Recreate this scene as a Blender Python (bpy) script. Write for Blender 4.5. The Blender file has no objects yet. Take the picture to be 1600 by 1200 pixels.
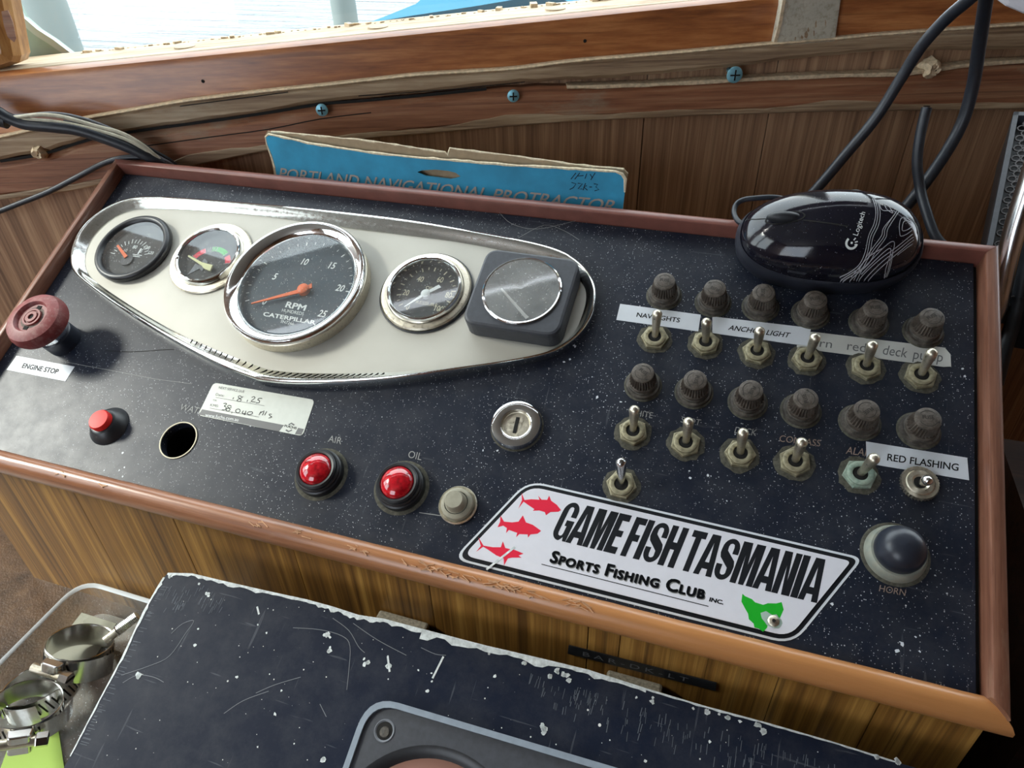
import bpy, bmesh, math, random
from mathutils import Vector, Matrix
PI = math.pi
random.seed(7)
# ------------------------------------------------------------------ camera, sky, sun, exposure
S = bpy.context.scene
COL = S.collection
F_PX = 1104.22
CAM = Vector((0.46107936, -0.41888911, 0.18557408))
RX = Vector((0.94966078, 0.31218422, -0.02618026))     # camera right in the world
RY = Vector((0.16436238, -0.56763986, -0.80670316))    # camera down in the world
RZ = Vector((-0.26670096, 0.76179131, -0.59037666))    # camera forward in the world
cd = bpy.data.cameras.new('camera'); cam = bpy.data.objects.new('camera', cd); COL.objects.link(cam)
cd.sensor_width = 36; cd.lens = 36 * F_PX / 1600; cd.clip_start = 0.01; cd.clip_end = 3000
m3 = Matrix((RX, -RY, -RZ)).transposed()
cam.matrix_world = Matrix.Translation(CAM) @ m3.to_4x4()
S.camera = cam
w = bpy.data.worlds.new('sky'); S.world = w; w.use_nodes = True
wn = w.node_tree.nodes; wl = w.node_tree.links
bg = wn['Background']; bg.inputs['Strength'].default_value = 5.0
tc = wn.new('ShaderNodeTexCoord'); nz = wn.new('ShaderNodeTexNoise'); nz.inputs['Scale'].default_value = 2.2; nz.inputs['Detail'].default_value = 3
cr = wn.new('ShaderNodeValToRGB'); cr.color_ramp.elements[0].position = .3; cr.color_ramp.elements[1].position = .7
cr.color_ramp.elements[0].color = (.70, .80, .92, 1); cr.color_ramp.elements[1].color = (.96, .98, 1, 1)
wl.new(tc.outputs['Generated'], nz.inputs['Vector']); wl.new(nz.outputs['Fac'], cr.inputs['Fac']); wl.new(cr.outputs['Color'], bg.inputs['Color'])
sd = bpy.data.lights.new('sun', 'SUN'); sun = bpy.data.objects.new('sun', sd); COL.objects.link(sun)
sd.energy = 4.0; sd.angle = math.radians(13); sd.color = (1, .95, .88)
sun.rotation_euler = Vector((-.76, -.20, .62)).to_track_quat('Z', 'Y').to_euler()
sun.location = (-3, -1, 3)
S.view_settings.view_transform = 'Standard'; S.view_settings.look = 'None'
S.view_settings.gamma = 1; S.view_settings.use_curve_mapping = False
S.view_settings.exposure = 0.12
S.cycles.use_denoising = True
S.cycles.max_bounces = 8; S.cycles.diffuse_bounces = 4; S.cycles.glossy_bounces = 4; S.cycles.transparent_max_bounces = 16
S.cycles.sample_clamp_indirect = 6
S.cycles.caustics_reflective = False; S.cycles.caustics_refractive = False

# ------------------------------------------------------------------ frames
TH = math.radians(26.6); CT, ST = math.cos(TH), math.sin(TH)
PM = Matrix(((1, 0, 0, 0), (0, CT, -ST, 0), (0, ST, CT, 0), (0, 0, 0, 1)))      # console top: x right, y up the slope, z normal
AL = math.radians(20)
WM = Matrix.Translation((0, .03, 0)) @ Matrix.Rotation(AL, 4, 'Z') @ Matrix.Rotation(PI/2, 4, 'X')   # front wall: x along, y up, z towards the room
TB = math.radians(22)
BM = Matrix.Translation((.18588, -.235, -.13285)) @ Matrix.Rotation(TB, 4, 'X')  # top of the black box
CAMROT = m3.to_4x4()
def ray(px, py): return (RX*(px-800) + RY*(py-600) + RZ*F_PX)
def on(Mx, px, py, h=0.0):
    """where the sight line of a photo point meets the plane z=h of a frame (frame coordinates)"""
    I = Mx.inverted(); o = I @ CAM; d = I.to_3x3() @ ray(px, py)
    t = (h - o.z)/d.z; q = o + d*t
    return Vector((q.x, q.y, h))
def P(px, py, h=0.0): return on(PM, px, py, h)
def WY(px, py, y):
    d = ray(px, py); return CAM + d*((y-CAM.y)/d.y)
def WZ(px, py, z):
    d = ray(px, py); return CAM + d*((z-CAM.z)/d.z)

# ------------------------------------------------------------------ materials
MATS = {}
def nt(name):
    m = bpy.data.materials.new(name); m.use_nodes = True; MATS[name] = m
    return m, m.node_tree.nodes, m.node_tree.links, m.node_tree.nodes['Principled BSDF']
def coords(N, L, scale=(1, 1, 1), rot=(0, 0, 0), loc=(0, 0, 0)):
    t = N.new('ShaderNodeTexCoord'); mp = N.new('ShaderNodeMapping')
    mp.inputs['Scale'].default_value = scale; mp.inputs['Rotation'].default_value = rot; mp.inputs['Location'].default_value = loc
    L.new(t.outputs['Object'], mp.inputs['Vector']); return mp.outputs['Vector']
def noise(N, L, vec, scale, detail=4, rough=.55):
    n = N.new('ShaderNodeTexNoise'); n.inputs['Scale'].default_value = scale; n.inputs['Detail'].default_value = detail
    n.inputs['Roughness'].default_value = rough; L.new(vec, n.inputs['Vector']); return n.outputs['Fac']
def ramp(N, L, fac, stops):
    r = N.new('ShaderNodeValToRGB'); e = r.color_ramp.elements
    while len(e) < len(stops): e.new(.5)
    for k, (p, c) in enumerate(stops):
        e[k].position = p; e[k].color = (c, c, c, 1) if isinstance(c, (int, float)) else (*c, 1)
    L.new(fac, r.inputs['Fac']); return r.outputs['Color']
def mix(N, L, fac, a, b, mode='MIX'):
    m = N.new('ShaderNodeMix'); m.data_type = 'RGBA'; m.blend_type = mode
    for s, v in ((m.inputs[0], fac), (m.inputs[6], a), (m.inputs[7], b)):
        if hasattr(v, 'is_linked') or hasattr(v, 'links'): L.new(v, s)
        elif isinstance(v, (int, float)): s.default_value = v
        else: s.default_value = (*v, 1)
    return m.outputs[2]
def bump(N, L, h, strength, dist, bs):
    b = N.new('ShaderNodeBump'); b.inputs['Strength'].default_value = strength; b.inputs['Distance'].default_value = dist
    L.new(h, b.inputs['Height']); L.new(b.outputs['Normal'], bs.inputs['Normal'])
def math_(N, L, op, a, b=None):
    m = N.new('ShaderNodeMath'); m.operation = op
    for s, v in ((m.inputs[0], a), (m.inputs[1], b)):
        if v is None: continue
        if isinstance(v, (int, float)): s.default_value = v
        else: L.new(v, s)
    return m.outputs[0]
def specks(N, L, vec, scale, rad, keep):
    v = N.new('ShaderNodeTexVoronoi'); v.inputs['Scale'].default_value = scale; L.new(vec, v.inputs['Vector'])
    sep = N.new('ShaderNodeSeparateColor'); L.new(v.outputs['Color'], sep.inputs[0])
    r = math_(N, L, 'MULTIPLY', math_(N, L, 'MULTIPLY', sep.outputs[1], sep.outputs[1]), rad)
    a = math_(N, L, 'LESS_THAN', v.outputs['Distance'], r)
    return math_(N, L, 'MULTIPLY', a, math_(N, L, 'GREATER_THAN', sep.outputs[0], 1-keep))
def plain(name, col, rough=.5, metal=0, var=0, vscale=200, dust_or_sheen=0, dustcol=(.5, .47, .4), bmp=0, bscale=600, coat=0, spec=.5, emit=None):
    m, N, L, b = nt(name)
    b.inputs['Roughness'].default_value = rough; b.inputs['Metallic'].default_value = metal
    b.inputs['Base Color'].default_value = (*col, 1); b.inputs['Coat Weight'].default_value = coat
    b.inputs['Specular IOR Level'].default_value = spec; b.inputs['Coat Roughness'].default_value = .08
    v = coords(N, L)
    out = None
    if var:
        f = noise(N, L, v, vscale, 5)
        out = ramp(N, L, f, [(.3, tuple(c*(1-var) for c in col)), (.7, tuple(min(1, c*(1+var)) for c in col))])
    if dust_or_sheen:
        g = ramp(N, L, noise(N, L, v, 260, 6, .7), [(.5-.25*dust_or_sheen, 0), (.75, .8)])
        out = mix(N, L, g, out if out else col, dustcol)
        rr = ramp(N, L, g, [(0, rough), (1, .8)]); L.new(rr, b.inputs['Roughness'])
    if out: L.new(out, b.inputs['Base Color'])
    if bmp: bump(N, L, noise(N, L, v, bscale, 4), bmp, .0004, b)
    if emit: b.inputs['Emission Color'].default_value = (*emit, 1); b.inputs['Emission Strength'].default_value = 1
    return m
def wood(name, dark, mid, light, scale, rough=.5, fine=1.0, wear=None, wearamt=.5, bmp=.3, coat=0):
    """grain runs along the axis with the small scale"""
    m, N, L, b = nt(name)
    v = coords(N, L, scale)
    f1 = noise(N, L, v, 1.0, 10, .68)
    v2 = coords(N, L, tuple(s*4.5 for s in scale), loc=(3, 1, 7))
    f2 = noise(N, L, v2, 1.0, 3, .6)
    f = math_(N, L, 'ADD', math_(N, L, 'MULTIPLY', f1, .7), math_(N, L, 'MULTIPLY', f2, .3*fine))
    c = ramp(N, L, f, [(.32, dark), (.5, mid), (.66, light)])
    mx_ = min(scale); v3 = coords(N, L, tuple(s_*(2.4 if s_ > mx_*1.5 else .7) for s_ in scale), loc=(11, 5, 2))
    c = mix(N, L, ramp(N, L, noise(N, L, v3, 1.0, 4, .6), [(.56, 0), (.68, .62)]), c, dark)
    if wear:
        vv = coords(N, L, tuple(s*.12 + 6 for s in scale))
        g = ramp(N, L, noise(N, L, vv, 1.4, 7, .68), [(.62-.25*wearamt, 0), (.72, 1)])
        c = mix(N, L, g, c, wear)
        L.new(ramp(N, L, g, [(0, rough), (1, .8)]), b.inputs['Roughness'])
    else: b.inputs['Roughness'].default_value = rough
    b.inputs['Coat Weight'].default_value = coat; b.inputs['Coat Roughness'].default_value = .2
    L.new(c, b.inputs['Base Color']); bump(N, L, f, bmp, .0008, b)
    return m
def glass(name, tint=(1, 1, 1), rough=.02, base=.06, dust_or_sheen=0):
    m = bpy.data.materials.new(name); m.use_nodes = True; N = m.node_tree.nodes; L = m.node_tree.links
    N.clear(); o = N.new('ShaderNodeOutputMaterial'); t = N.new('ShaderNodeBsdfTransparent'); g = N.new('ShaderNodeBsdfGlossy')
    t.inputs['Color'].default_value = (*tint, 1); g.inputs['Roughness'].default_value = rough
    fr = N.new('ShaderNodeFresnel'); fr.inputs['IOR'].default_value = 1.5
    a = N.new('ShaderNodeMath'); a.operation = 'ADD'; a.inputs[1].default_value = base; L.new(fr.outputs[0], a.inputs[0])
    ge = N.new('ShaderNodeNewGeometry'); iv = N.new('ShaderNodeMath'); iv.operation = 'SUBTRACT'; iv.inputs[0].default_value = 1; L.new(ge.outputs['Backfacing'], iv.inputs[1])
    a2 = N.new('ShaderNodeMath'); a2.operation = 'MULTIPLY'; L.new(a.outputs[0], a2.inputs[0]); L.new(iv.outputs[0], a2.inputs[1]); a = a2
    mx = N.new('ShaderNodeMixShader'); L.new(a.outputs[0], mx.inputs[0]); L.new(t.outputs[0], mx.inputs[1]); L.new(g.outputs[0], mx.inputs[2])
    out = mx.outputs[0]
    if dust_or_sheen:
        v = coords(N, L); d = N.new('ShaderNodeBsdfDiffuse'); d.inputs['Color'].default_value = (.75, .75, .72, 1)
        k = math_(N, L, 'ADD', math_(N, L, 'MULTIPLY', specks(N, L, v, 900, .28, .5), .5), math_(N, L, 'MULTIPLY', noise(N, L, v, 90, 6), dust_or_sheen))
        m2 = N.new('ShaderNodeMixShader'); L.new(k, m2.inputs[0]); L.new(out, m2.inputs[1]); L.new(d.outputs[0], m2.inputs[2]); out = m2.outputs[0]
    L.new(out, o.inputs['Surface']); return m

def dusty_black(name, col, rough, s1=(420, .16, .5), s2=(1150, .32, .65), scratch=.10, haze=.12, speckcol=(.55, .56, .58), rv=.12, spec=.5):
    m, N, L, b = nt(name); b.inputs['Specular IOR Level'].default_value = spec
    v = coords(N, L)
    low = ramp(N, L, noise(N, L, v, 14, 5), [(.36, .25), (.6, 1)])
    d = math_(N, L, 'MULTIPLY', math_(N, L, 'MAXIMUM', specks(N, L, v, *s1), specks(N, L, v, *s2)), low)
    hz = ramp(N, L, noise(N, L, v, 45, 8, .75), [(.42, 0), (.8, haze)])
    c0 = mix(N, L, hz, col, (.45, .44, .42))
    vs = coords(N, L, (22, 300, 22), rot=(0, 0, .5)); vs2 = coords(N, L, (260, 18, 22), rot=(0, 0, -.35))
    sc = math_(N, L, 'MAXIMUM', noise(N, L, vs, 1.2, 2), noise(N, L, vs2, 1.2, 2))
    sm = ramp(N, L, sc, [(.69, 0), (.73, scratch), (.78, 0)])
    c1 = mix(N, L, sm, c0, (.4, .42, .45))
    c = mix(N, L, d, c1, speckcol)
    L.new(c, b.inputs['Base Color'])
    r = ramp(N, L, noise(N, L, v, 60, 6, .7), [(.3, rough-rv), (.7, rough+rv)])
    L.new(mix(N, L, d, r, (.9, .9, .9)), b.inputs['Roughness'])
    bump(N, L, noise(N, L, v, 900, 3), .05, .0003, b)
    return m

M_top = dusty_black('black_laminate', (.010, .0135, .025), .40, haze=.06, rv=.04, spec=.28)
M_box = dusty_black('black_painted_ply', (.010, .014, .028), .45, s1=(170, .14, .3), s2=(600, .22, .15), scratch=.12, haze=.06, speckcol=(.75, .75, .72), rv=.04, spec=.13)
M_trim = wood('brown_trim', (.115, .04, .024), (.20, .078, .048), (.27, .115, .072), (14, 260, 260), .33, wear=(.30, .16, .10), wearamt=.12, bmp=.15, coat=.3)
M_trimY = wood('brown_trim_y', (.12, .045, .026), (.21, .085, .05), (.29, .13, .08), (260, 14, 260), .35, wear=(.33, .19, .12), wearamt=.2, bmp=.15, coat=.3)
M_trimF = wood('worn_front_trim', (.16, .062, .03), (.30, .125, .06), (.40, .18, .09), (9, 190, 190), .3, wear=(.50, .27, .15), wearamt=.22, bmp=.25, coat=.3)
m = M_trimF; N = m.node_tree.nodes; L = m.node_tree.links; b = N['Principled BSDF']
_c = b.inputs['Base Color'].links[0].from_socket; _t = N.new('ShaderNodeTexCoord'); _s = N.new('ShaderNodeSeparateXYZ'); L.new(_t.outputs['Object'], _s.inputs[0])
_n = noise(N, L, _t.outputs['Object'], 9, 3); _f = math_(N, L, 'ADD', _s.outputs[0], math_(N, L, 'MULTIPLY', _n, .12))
_g = ramp(N, L, _f, [(.30, 0), (.52, 1)]); L.new(mix(N, L, _g, _c, mix(N, L, .72, _c, (.62, .27, .085))), b.inputs['Base Color'])   # colour shifts to orange tan towards the right
M_lip = plain('brown_vinyl', (.185, .065, .048), .38, var=.15, vscale=80)
M_ven = wood('golden_veneer', (.050, .020, .006), (.25, .115, .022), (.50, .27, .065), (110, 110, 2.2), .48, bmp=.1, coat=.15)
M_wall = wood('weathered_veneer', (.10, .052, .028), (.36, .21, .12), (.62, .42, .25), (95, 2.0, 95), .6, bmp=.15)
M_beam = wood('varnished_beam', (.15, .045, .014), (.36, .125, .038), (.54, .23, .08), (9, 90, 90), .36, bmp=.25, coat=.35)
M_beamtop = wood('bleached_wood', (.30, .20, .11), (.55, .43, .29), (.75, .64, .48), (8, 120, 120), .75, bmp=.6, wear=(.36, .22, .12), wearamt=.3)
M_rail = wood('weathered_rail', (.13, .07, .04), (.36, .25, .15), (.58, .46, .31), (5, 110, 110), .6, wear=(.46, .38, .27), wearamt=.2, bmp=.5)
M_rail2 = wood('red_rail', (.12, .042, .02), (.31, .13, .065), (.45, .25, .14), (5, 110, 110), .5, wear=(.34, .28, .20), wearamt=.3, bmp=.5)
M_edge = plain('raw_wood_edge', (.60, .47, .31), .8, var=.3, vscale=300, bmp=.6, bscale=500)
M_cornerpost = wood('honey_wood', (.16, .06, .015), (.42, .20, .06), (.60, .34, .13), (50, 6, 50), .35, coat=.4)
M_darkwood = wood('dark_floorboards', (.012, .006, .004), (.04, .017, .010), (.08, .036, .02), (3, 60, 60), .6)
M_orange = wood('orange_wood', (.22, .08, .02), (.42, .19, .06), (.60, .32, .12), (60, 60, 6), .45)
M_crack = plain('dark_gap', (.006, .005, .004), .9)
def chrome_m(name, col, rough, pit=.0):
    m, N, L, b = nt(name); b.inputs['Metallic'].default_value = 1
    v = coords(N, L); f = noise(N, L, v, 420, 6, .7)
    L.new(ramp(N, L, f, [(.3, rough*.7), (.75, rough*1.8)]), b.inputs['Roughness'])
    g = ramp(N, L, noise(N, L, v, 700, 5, .8), [(.62-pit*.3, 0), (.72, min(1, pit*2))])
    L.new(mix(N, L, g, col, (.30, .27, .22)), b.inputs['Base Color'])
    return m
M_chrome = chrome_m('chrome', (.86, .87, .86), .07, .05)
M_chromeold = chrome_m('pitted_chrome', (.78, .80, .77), .13, .3)
M_nickel = chrome_m('worn_nickel', (.74, .68, .55), .33, .35)
M_steel = plain('stainless_steel', (.70, .69, .66), .2, 1, var=.12, vscale=60)
M_brass = plain('corroded_brass', (.33, .295, .19), .5, .55, var=.35, vscale=500, dust_or_sheen=.35, dustcol=(.36, .33, .23), bmp=.25, bscale=900)
M_verd = plain('verdigris_brass', (.24, .34, .27), .7, .2, var=.3, vscale=600, dust_or_sheen=.7, dustcol=(.46, .50, .40), bmp=.3, bscale=900)
M_grime = plain('grime_ring', (.085, .08, .06), .9, var=.4, vscale=500, bmp=.8, bscale=1200)
M_bake = plain('dusty_bakelite', (.060, .046, .035), .55, var=.25, vscale=300, dust_or_sheen=.25, dustcol=(.20, .17, .14), bmp=.3, bscale=1500)
M_bakering = plain('bakelite_ring', (.05, .043, .036), .5, var=.2, dust_or_sheen=.2, dustcol=(.20, .175, .14), bmp=.3)
M_plate = plain('beige_plate', (.50, .48, .42), .5, .15, var=.05, vscale=25)
M_blackpl = plain('black_plastic', (.018, .019, .022), .38, var=.2, vscale=300)
M_charpl = plain('charcoal_plastic', (.045, .048, .058), .5, var=.15, vscale=300, bmp=.1)
M_blackgl = plain('gloss_black', (.008, .008, .012), .06, coat=1)
M_rubber = plain('black_rubber', (.014, .016, .02), .5, var=.3, vscale=200)
M_rubberd = plain('horn_rubber', (.022, .026, .038), .33, var=.2)
M_dial = plain('dial_black', (.012, .014, .017), .6)
M_dialb = plain('dial_bluegrey', (.035, .055, .075), .6)
M_white = plain('white_print', (.78, .80, .78), .6)
M_cream = plain('cream_print', (.62, .56, .40), .6)
M_grey = plain('faded_grey_print', (.30, .30, .29), .7)
M_label = plain('white_label', (.66, .69, .73), .5, var=.04, vscale=60)
M_tape = plain('cream_tape', (.56, .56, .52), .5, var=.06, vscale=60)
M_ink = plain('black_ink', (.010, .010, .012), .7, spec=.2)
M_inkg = plain('grey_ink', (.12, .12, .12), .6)
M_sticker = plain('sticker_white', (.72, .71, .76), .32, var=.02)
M_stkblack = plain('sticker_black', (.006, .007, .010), .6, spec=.25)
M_servgrey = plain('service_grey', (.13, .13, .13), .5)
M_serv = plain('service_silver', (.58, .60, .55), .38, .1, var=.04)
M_red = plain('fish_red', (.75, .015, .05), .4)
M_green = plain('map_green', (.01, .42, .02), .4)
M_orangeN = plain('orange_needle', (.85, .16, .04), .5, emit=None)
M_yel = plain('pale_yellow', (.72, .70, .38), .5)
M_burg = plain('burgundy_plastic', (.20, .035, .035), .5, var=.15, vscale=200, dust_or_sheen=.15, dustcol=(.35, .20, .18), bmp=.1)
M_burgd = plain('dirty_inset', (.07, .03, .028), .7, dust_or_sheen=.4, dustcol=(.3, .25, .2))
M_redbtn = plain('red_button', (.75, .025, .02), .45, spec=.3)
M_redlens = plain('red_lens', (.48, .006, .014), .10, var=.5, vscale=350, coat=1)
M_beige = plain('beige_plastic', (.30, .28, .21), .55, var=.15, dust_or_sheen=.4, dustcol=(.36, .33, .25))
M_horncol = plain('grey_green_collar', (.30, .32, .27), .5, .2, var=.15, vscale=200, dust_or_sheen=.3, dustcol=(.40, .37, .28))
M_blue = plain('blue_card', (.02, .27, .46), .55, var=.2, vscale=40)
M_card = plain('cardboard', (.36, .26, .16), .85, var=.12, vscale=200)
M_cardedge = plain('torn_card_edge', (.72, .62, .44), .9, var=.2, vscale=500, bmp=.8)
M_crackb = plain('brown_black', (.025, .02, .016), .7)
M_gouge = plain('gouged_wood', (.50, .27, .14), .7, var=.3)
M_bluescrew = plain('blue_screw', (.20, .45, .55), .4, .4, var=.2)
M_copper = plain('faded_letters', (.30, .22, .18), .7)
M_paint = plain('chipped_cream_paint', (.50, .47, .38), .6, var=.12, vscale=50, dust_or_sheen=.1, dustcol=(.25, .18, .10), bmp=.2)
M_whiteedge = plain('chipped_white_edge', (.62, .66, .66), .6, var=.3, vscale=350, bmp=.8)
M_bezelline = plain('grey_bezel_edge', (.24, .28, .33), .45, var=.1)
M_foam = plain('beige_foam', (.30, .27, .21), .9, var=.35, vscale=700, bmp=.8, bscale=1500)
M_cables = plain('black_cable', (.018, .022, .03), .42, var=.2)
M_creamw = plain('cream_wire', (.50, .47, .36), .5, var=.2)
M_greyw = plain('grey_cable', (.16, .17, .19), .45)
M_lime = plain('lime_card', (.42, .62, .10), .5)
M_ccard = plain('pale_card', (.55, .55, .46), .6)
M_boatw = plain('boat_white', (.55, .62, .60), .4)
M_boatfar = plain('pale_grey_green', (.15, .18, .17), .6)
M_boatgreen = plain('pale_green_paint', (.36, .47, .40), .6, var=.15, vscale=30)
M_boatblue = plain('boat_blue', (.07, .26, .38), .5)
M_ceil = plain('cream_ceiling', (.40, .37, .33), .7)
M_cabin = wood('cabin_wood', (.08, .03, .012), (.20, .09, .04), (.32, .16, .08), (20, 20, 2), .5)
M_charb = plain('mouse_body', (.022, .024, .034), .38, var=.1)
M_mouse = dusty_black('mouse_gloss', (.006, .006, .012), .09, s1=(700, .16, .25), s2=(1500, .25, .2), scratch=0, haze=.03, rv=.02)
M_greylines = plain('mouse_lines', (.42, .42, .45), .4)
M_scuff = plain('scuff_grey', (.10, .115, .14), .7)
M_title = plain('faded_title', (.36, .33, .30), .8)
M_scr = plain('scratch_grey', (.16, .17, .19), .7)
M_tube = plain('polished_tube', (.62, .62, .62), .22, 1)
M_clrim = plain('clear_rim', (.62, .66, .68), .15, spec=.8)
M_grille = plain('grille_metal', (.05, .045, .045), .45, .4, var=.4)
M_hand = plain('warm_brown_cone', (.22, .10, .07), .7)
m, N, L, b = nt('leatherette'); v = coords(N, L)
vo = N.new('ShaderNodeTexVoronoi'); vo.inputs['Scale'].default_value = 700; L.new(v, vo.inputs['Vector'])
f = noise(N, L, v, 45, 6, .65)
L.new(ramp(N, L, f, [(.3, (.05, .026, .012)), (.55, (.12, .066, .033)), (.75, (.21, .125, .066))]), b.inputs['Base Color'])
h = math_(N, L, 'ADD', math_(N, L, 'MULTIPLY', vo.outputs['Distance'], .25), f); b.inputs['Roughness'].default_value = .42
bump(N, L, h, .35, .0015, b); M_leather = m
m, N, L, b = nt('sea'); v = coords(N, L, (.25, 2.2, 1)); f = noise(N, L, v, 1.6, 6, .6)
b.inputs['Base Color'].default_value = (.040, .052, .058, 1); b.inputs['Roughness'].default_value = .2; b.inputs['Specular IOR Level'].default_value = .06; bump(N, L, f, .5, .25, b); M_sea = m
G_gauge = glass('gauge_glass', (.97, .98, .98), .03, .05, dust_or_sheen=.05)
G_dusty = glass('dusty_gauge_glass', (.9, .9, .9), .08, .12, dust_or_sheen=.3)
G_pane = glass('window_glass', (.97, 1, .99), .01, 0)
G_clear = glass('clear_plastic', (.93, .95, .93), .08, .12, dust_or_sheen=.42)  # whitish diffuse share paints the sheen of the tray's clear walls

# ------------------------------------------------------------------ mesh helpers
class MB:
    def __init__(s): s.v = []; s.f = []; s.sm = []
    def add(s, vs, fs, smooth=False, T=None):
        n = len(s.v)
        for q in vs:
            q = Vector(q)
            s.v.append(T @ q if T is not None else q)
        s.f += [tuple(i+n for i in f) for f in fs]; s.sm += [smooth]*len(fs); return s
    def box(s, x0, x1, y0, y1, z0, z1, T=None):
        return s.add([(x, y, z) for z in (z0, z1) for y in (y0, y1) for x in (x0, x1)],
                     [(0, 2, 3, 1), (4, 5, 7, 6), (0, 1, 5, 4), (2, 6, 7, 3), (0, 4, 6, 2), (1, 3, 7, 5)], False, T)
    def prism(s, poly, z0, z1, T=None, bev=0):
        """poly: list of (x,y); closed prism, optional bevelled upper edge"""
        n = len(poly)
        A = sum(poly[i][0]*poly[(i+1) % n][1]-poly[(i+1) % n][0]*poly[i][1] for i in range(n))
        if A < 0: poly = poly[::-1]
        rings = [(0, z0), (0, z1)] if not bev else [(0, z0), (0, z1-bev), (.3*bev, z1-.3*bev), (bev, z1)]
        vs = []
        for off, z in rings: vs += [(q[0], q[1], z) for q in inset(poly, off)]
        fs = [tuple(range(n))[::-1], tuple(range((len(rings)-1)*n, len(rings)*n))]
        for r in range(len(rings)-1):
            for i in range(n):
                j = (i+1) % n; fs.append((r*n+i, r*n+j, (r+1)*n+j, (r+1)*n+i))
        return s.add(vs, fs, False, T)
    def ring(s, outer, inner, z0, z1, T=None):
        """flat frame between two outlines with the same number of points"""
        n = len(outer); vs = [(q[0], q[1], z) for z in (z0, z1) for pl in (outer, inner) for q in pl]
        fs = []
        for i in range(n):
            j = (i+1) % n
            fs += [(2*n+i, 2*n+j, 3*n+j, 3*n+i), (i, n+i, n+j, j), (i, j, 2*n+j, 2*n+i), (n+j, n+i, 3*n+i, 3*n+j)]
        return s.add(vs, fs, False, T)
    def lathe(s, prof, seg=40, T=None, smooth=True, knurl=None):
        """prof: (r,z) list from axis/bottom to top; knurl=(i0,i1,depth,count)"""
        vs = []; n = seg
        for k, (r, z) in enumerate(prof):
            for i in range(n):
                a = 2*PI*i/n; rr = r
                if knurl and knurl[0] <= k <= knurl[1] and i % 2: rr = r-knurl[2]
                vs.append((rr*math.cos(a), rr*math.sin(a), z))
        fs = []
        for k in range(len(prof)-1):
            for i in range(n):
                j = (i+1) % n; fs.append((k*n+i, k*n+j, (k+1)*n+j, (k+1)*n+i))
        return s.add(vs, fs, smooth, T)
    def tube(s, pts, r, seg=10, T=None, closed=False):
        pts = [Vector(p) for p in pts]; n = len(pts); vs = []; up = Vector((.13, .27, .95)); prev = None
        for i, p in enumerate(pts):
            a = pts[max(0, i-1)]; c = pts[min(n-1, i+1)]
            if closed: a = pts[i-1]; c = pts[(i+1) % n]
            d = (c-a).normalized()
            x = (prev - d*prev.dot(d)) if prev else d.cross(up)
            x.normalize(); prev = x; y = d.cross(x)
            rr = r[i] if isinstance(r, (list, tuple)) else r
            for k in range(seg): vs.append(p + x*rr*math.cos(2*PI*k/seg) + y*rr*math.sin(2*PI*k/seg))
        fs = []
        for i in range(n if closed else n-1):
            j = (i+1) % n
            for k in range(seg): l = (k+1) % seg; fs.append((i*seg+k, i*seg+l, j*seg+l, j*seg+k))
        if not closed: fs += [tuple(range(seg))[::-1], tuple(range((n-1)*seg, n*seg))]
        return s.add(vs, fs, True, T)
    def build(s, name, mat, parent=None, M=None, auto=True, bevel=0):
        me = bpy.data.meshes.new(name); me.from_pydata([tuple(q) for q in s.v], [], s.f); me.update()
        bm = bmesh.new(); bm.from_mesh(me); bmesh.ops.recalc_face_normals(bm, faces=bm.faces); bm.to_mesh(me); bm.free()
        me.polygons.foreach_set('use_smooth', s.sm)
        if auto and any(s.sm): me.set_sharp_from_angle(angle=math.radians(38))
        me.materials.append(mat)
        o = bpy.data.objects.new(name, me); COL.objects.link(o)
        if parent: o.parent = parent
        if M is not None: o.matrix_basis = M
        if bevel:
            b = o.modifiers.new('bevel', 'BEVEL'); b.width = bevel; b.segments = 2; b.limit_method = 'ANGLE'
        return o
def inset(poly, d):
    if d == 0: return poly
    n = len(poly); out = []
    for i in range(n):
        p, a, b = Vector(poly[i][:2]), Vector(poly[i-1][:2]), Vector(poly[(i+1) % n][:2])
        e1 = (p-a); e2 = (b-p)
        if e1.length < 1e-9 or e2.length < 1e-9: out.append(tuple(p)); continue
        e1.normalize(); e2.normalize()
        n1 = Vector((-e1.y, e1.x)); n2 = Vector((-e2.y, e2.x)); m_ = n1+n2; k = m_.dot(n1)
        out.append(tuple(p + m_*(d/max(k, .35))))
    return out
def smoothpoly(pts, sub=4, closed=True):
    """Catmull-Rom through 2D/3D points"""
    pts = [Vector(p) for p in pts]; n = len(pts); out = []
    rng = range(n if closed else n-1)
    for i in rng:
        if closed: a, b_, c, d = pts[i-1], pts[i], pts[(i+1) % n], pts[(i+2) % n]
        else: a, b_, c, d = pts[max(i-1, 0)], pts[i], pts[i+1], pts[min(i+2, n-1)]
        for k in range(sub):
            t = k/sub
            out.append(.5*((2*b_) + (c-a)*t + (2*a-5*b_+4*c-d)*t*t + (3*b_-a-3*c+d)*t**3))
    if not closed: out.append(pts[-1])
    return out
def roundpoly(pts, r, seg=5):
    n = len(pts); out = []; rs = r if isinstance(r, (list, tuple)) else [r]*n
    for i in range(n):
        p, a, b = Vector(pts[i][:2]), Vector(pts[i-1][:2]), Vector(pts[(i+1) % n][:2])
        r_ = rs[i]
        if r_ <= 0: out.append(tuple(p)); continue
        p1 = p+(a-p).normalized()*r_; p2 = p+(b-p).normalized()*r_
        for k in range(seg+1):
            t = k/seg; out.append(tuple((1-t)**2*p1+2*t*(1-t)*p+t*t*p2))
    return out
def meta(o, label=None, cat=None, group=None, kind=None):
    if label: o['label'] = label
    if cat: o['category'] = cat
    if group: o['group'] = group
    if kind: o['kind'] = kind
    return o
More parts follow.
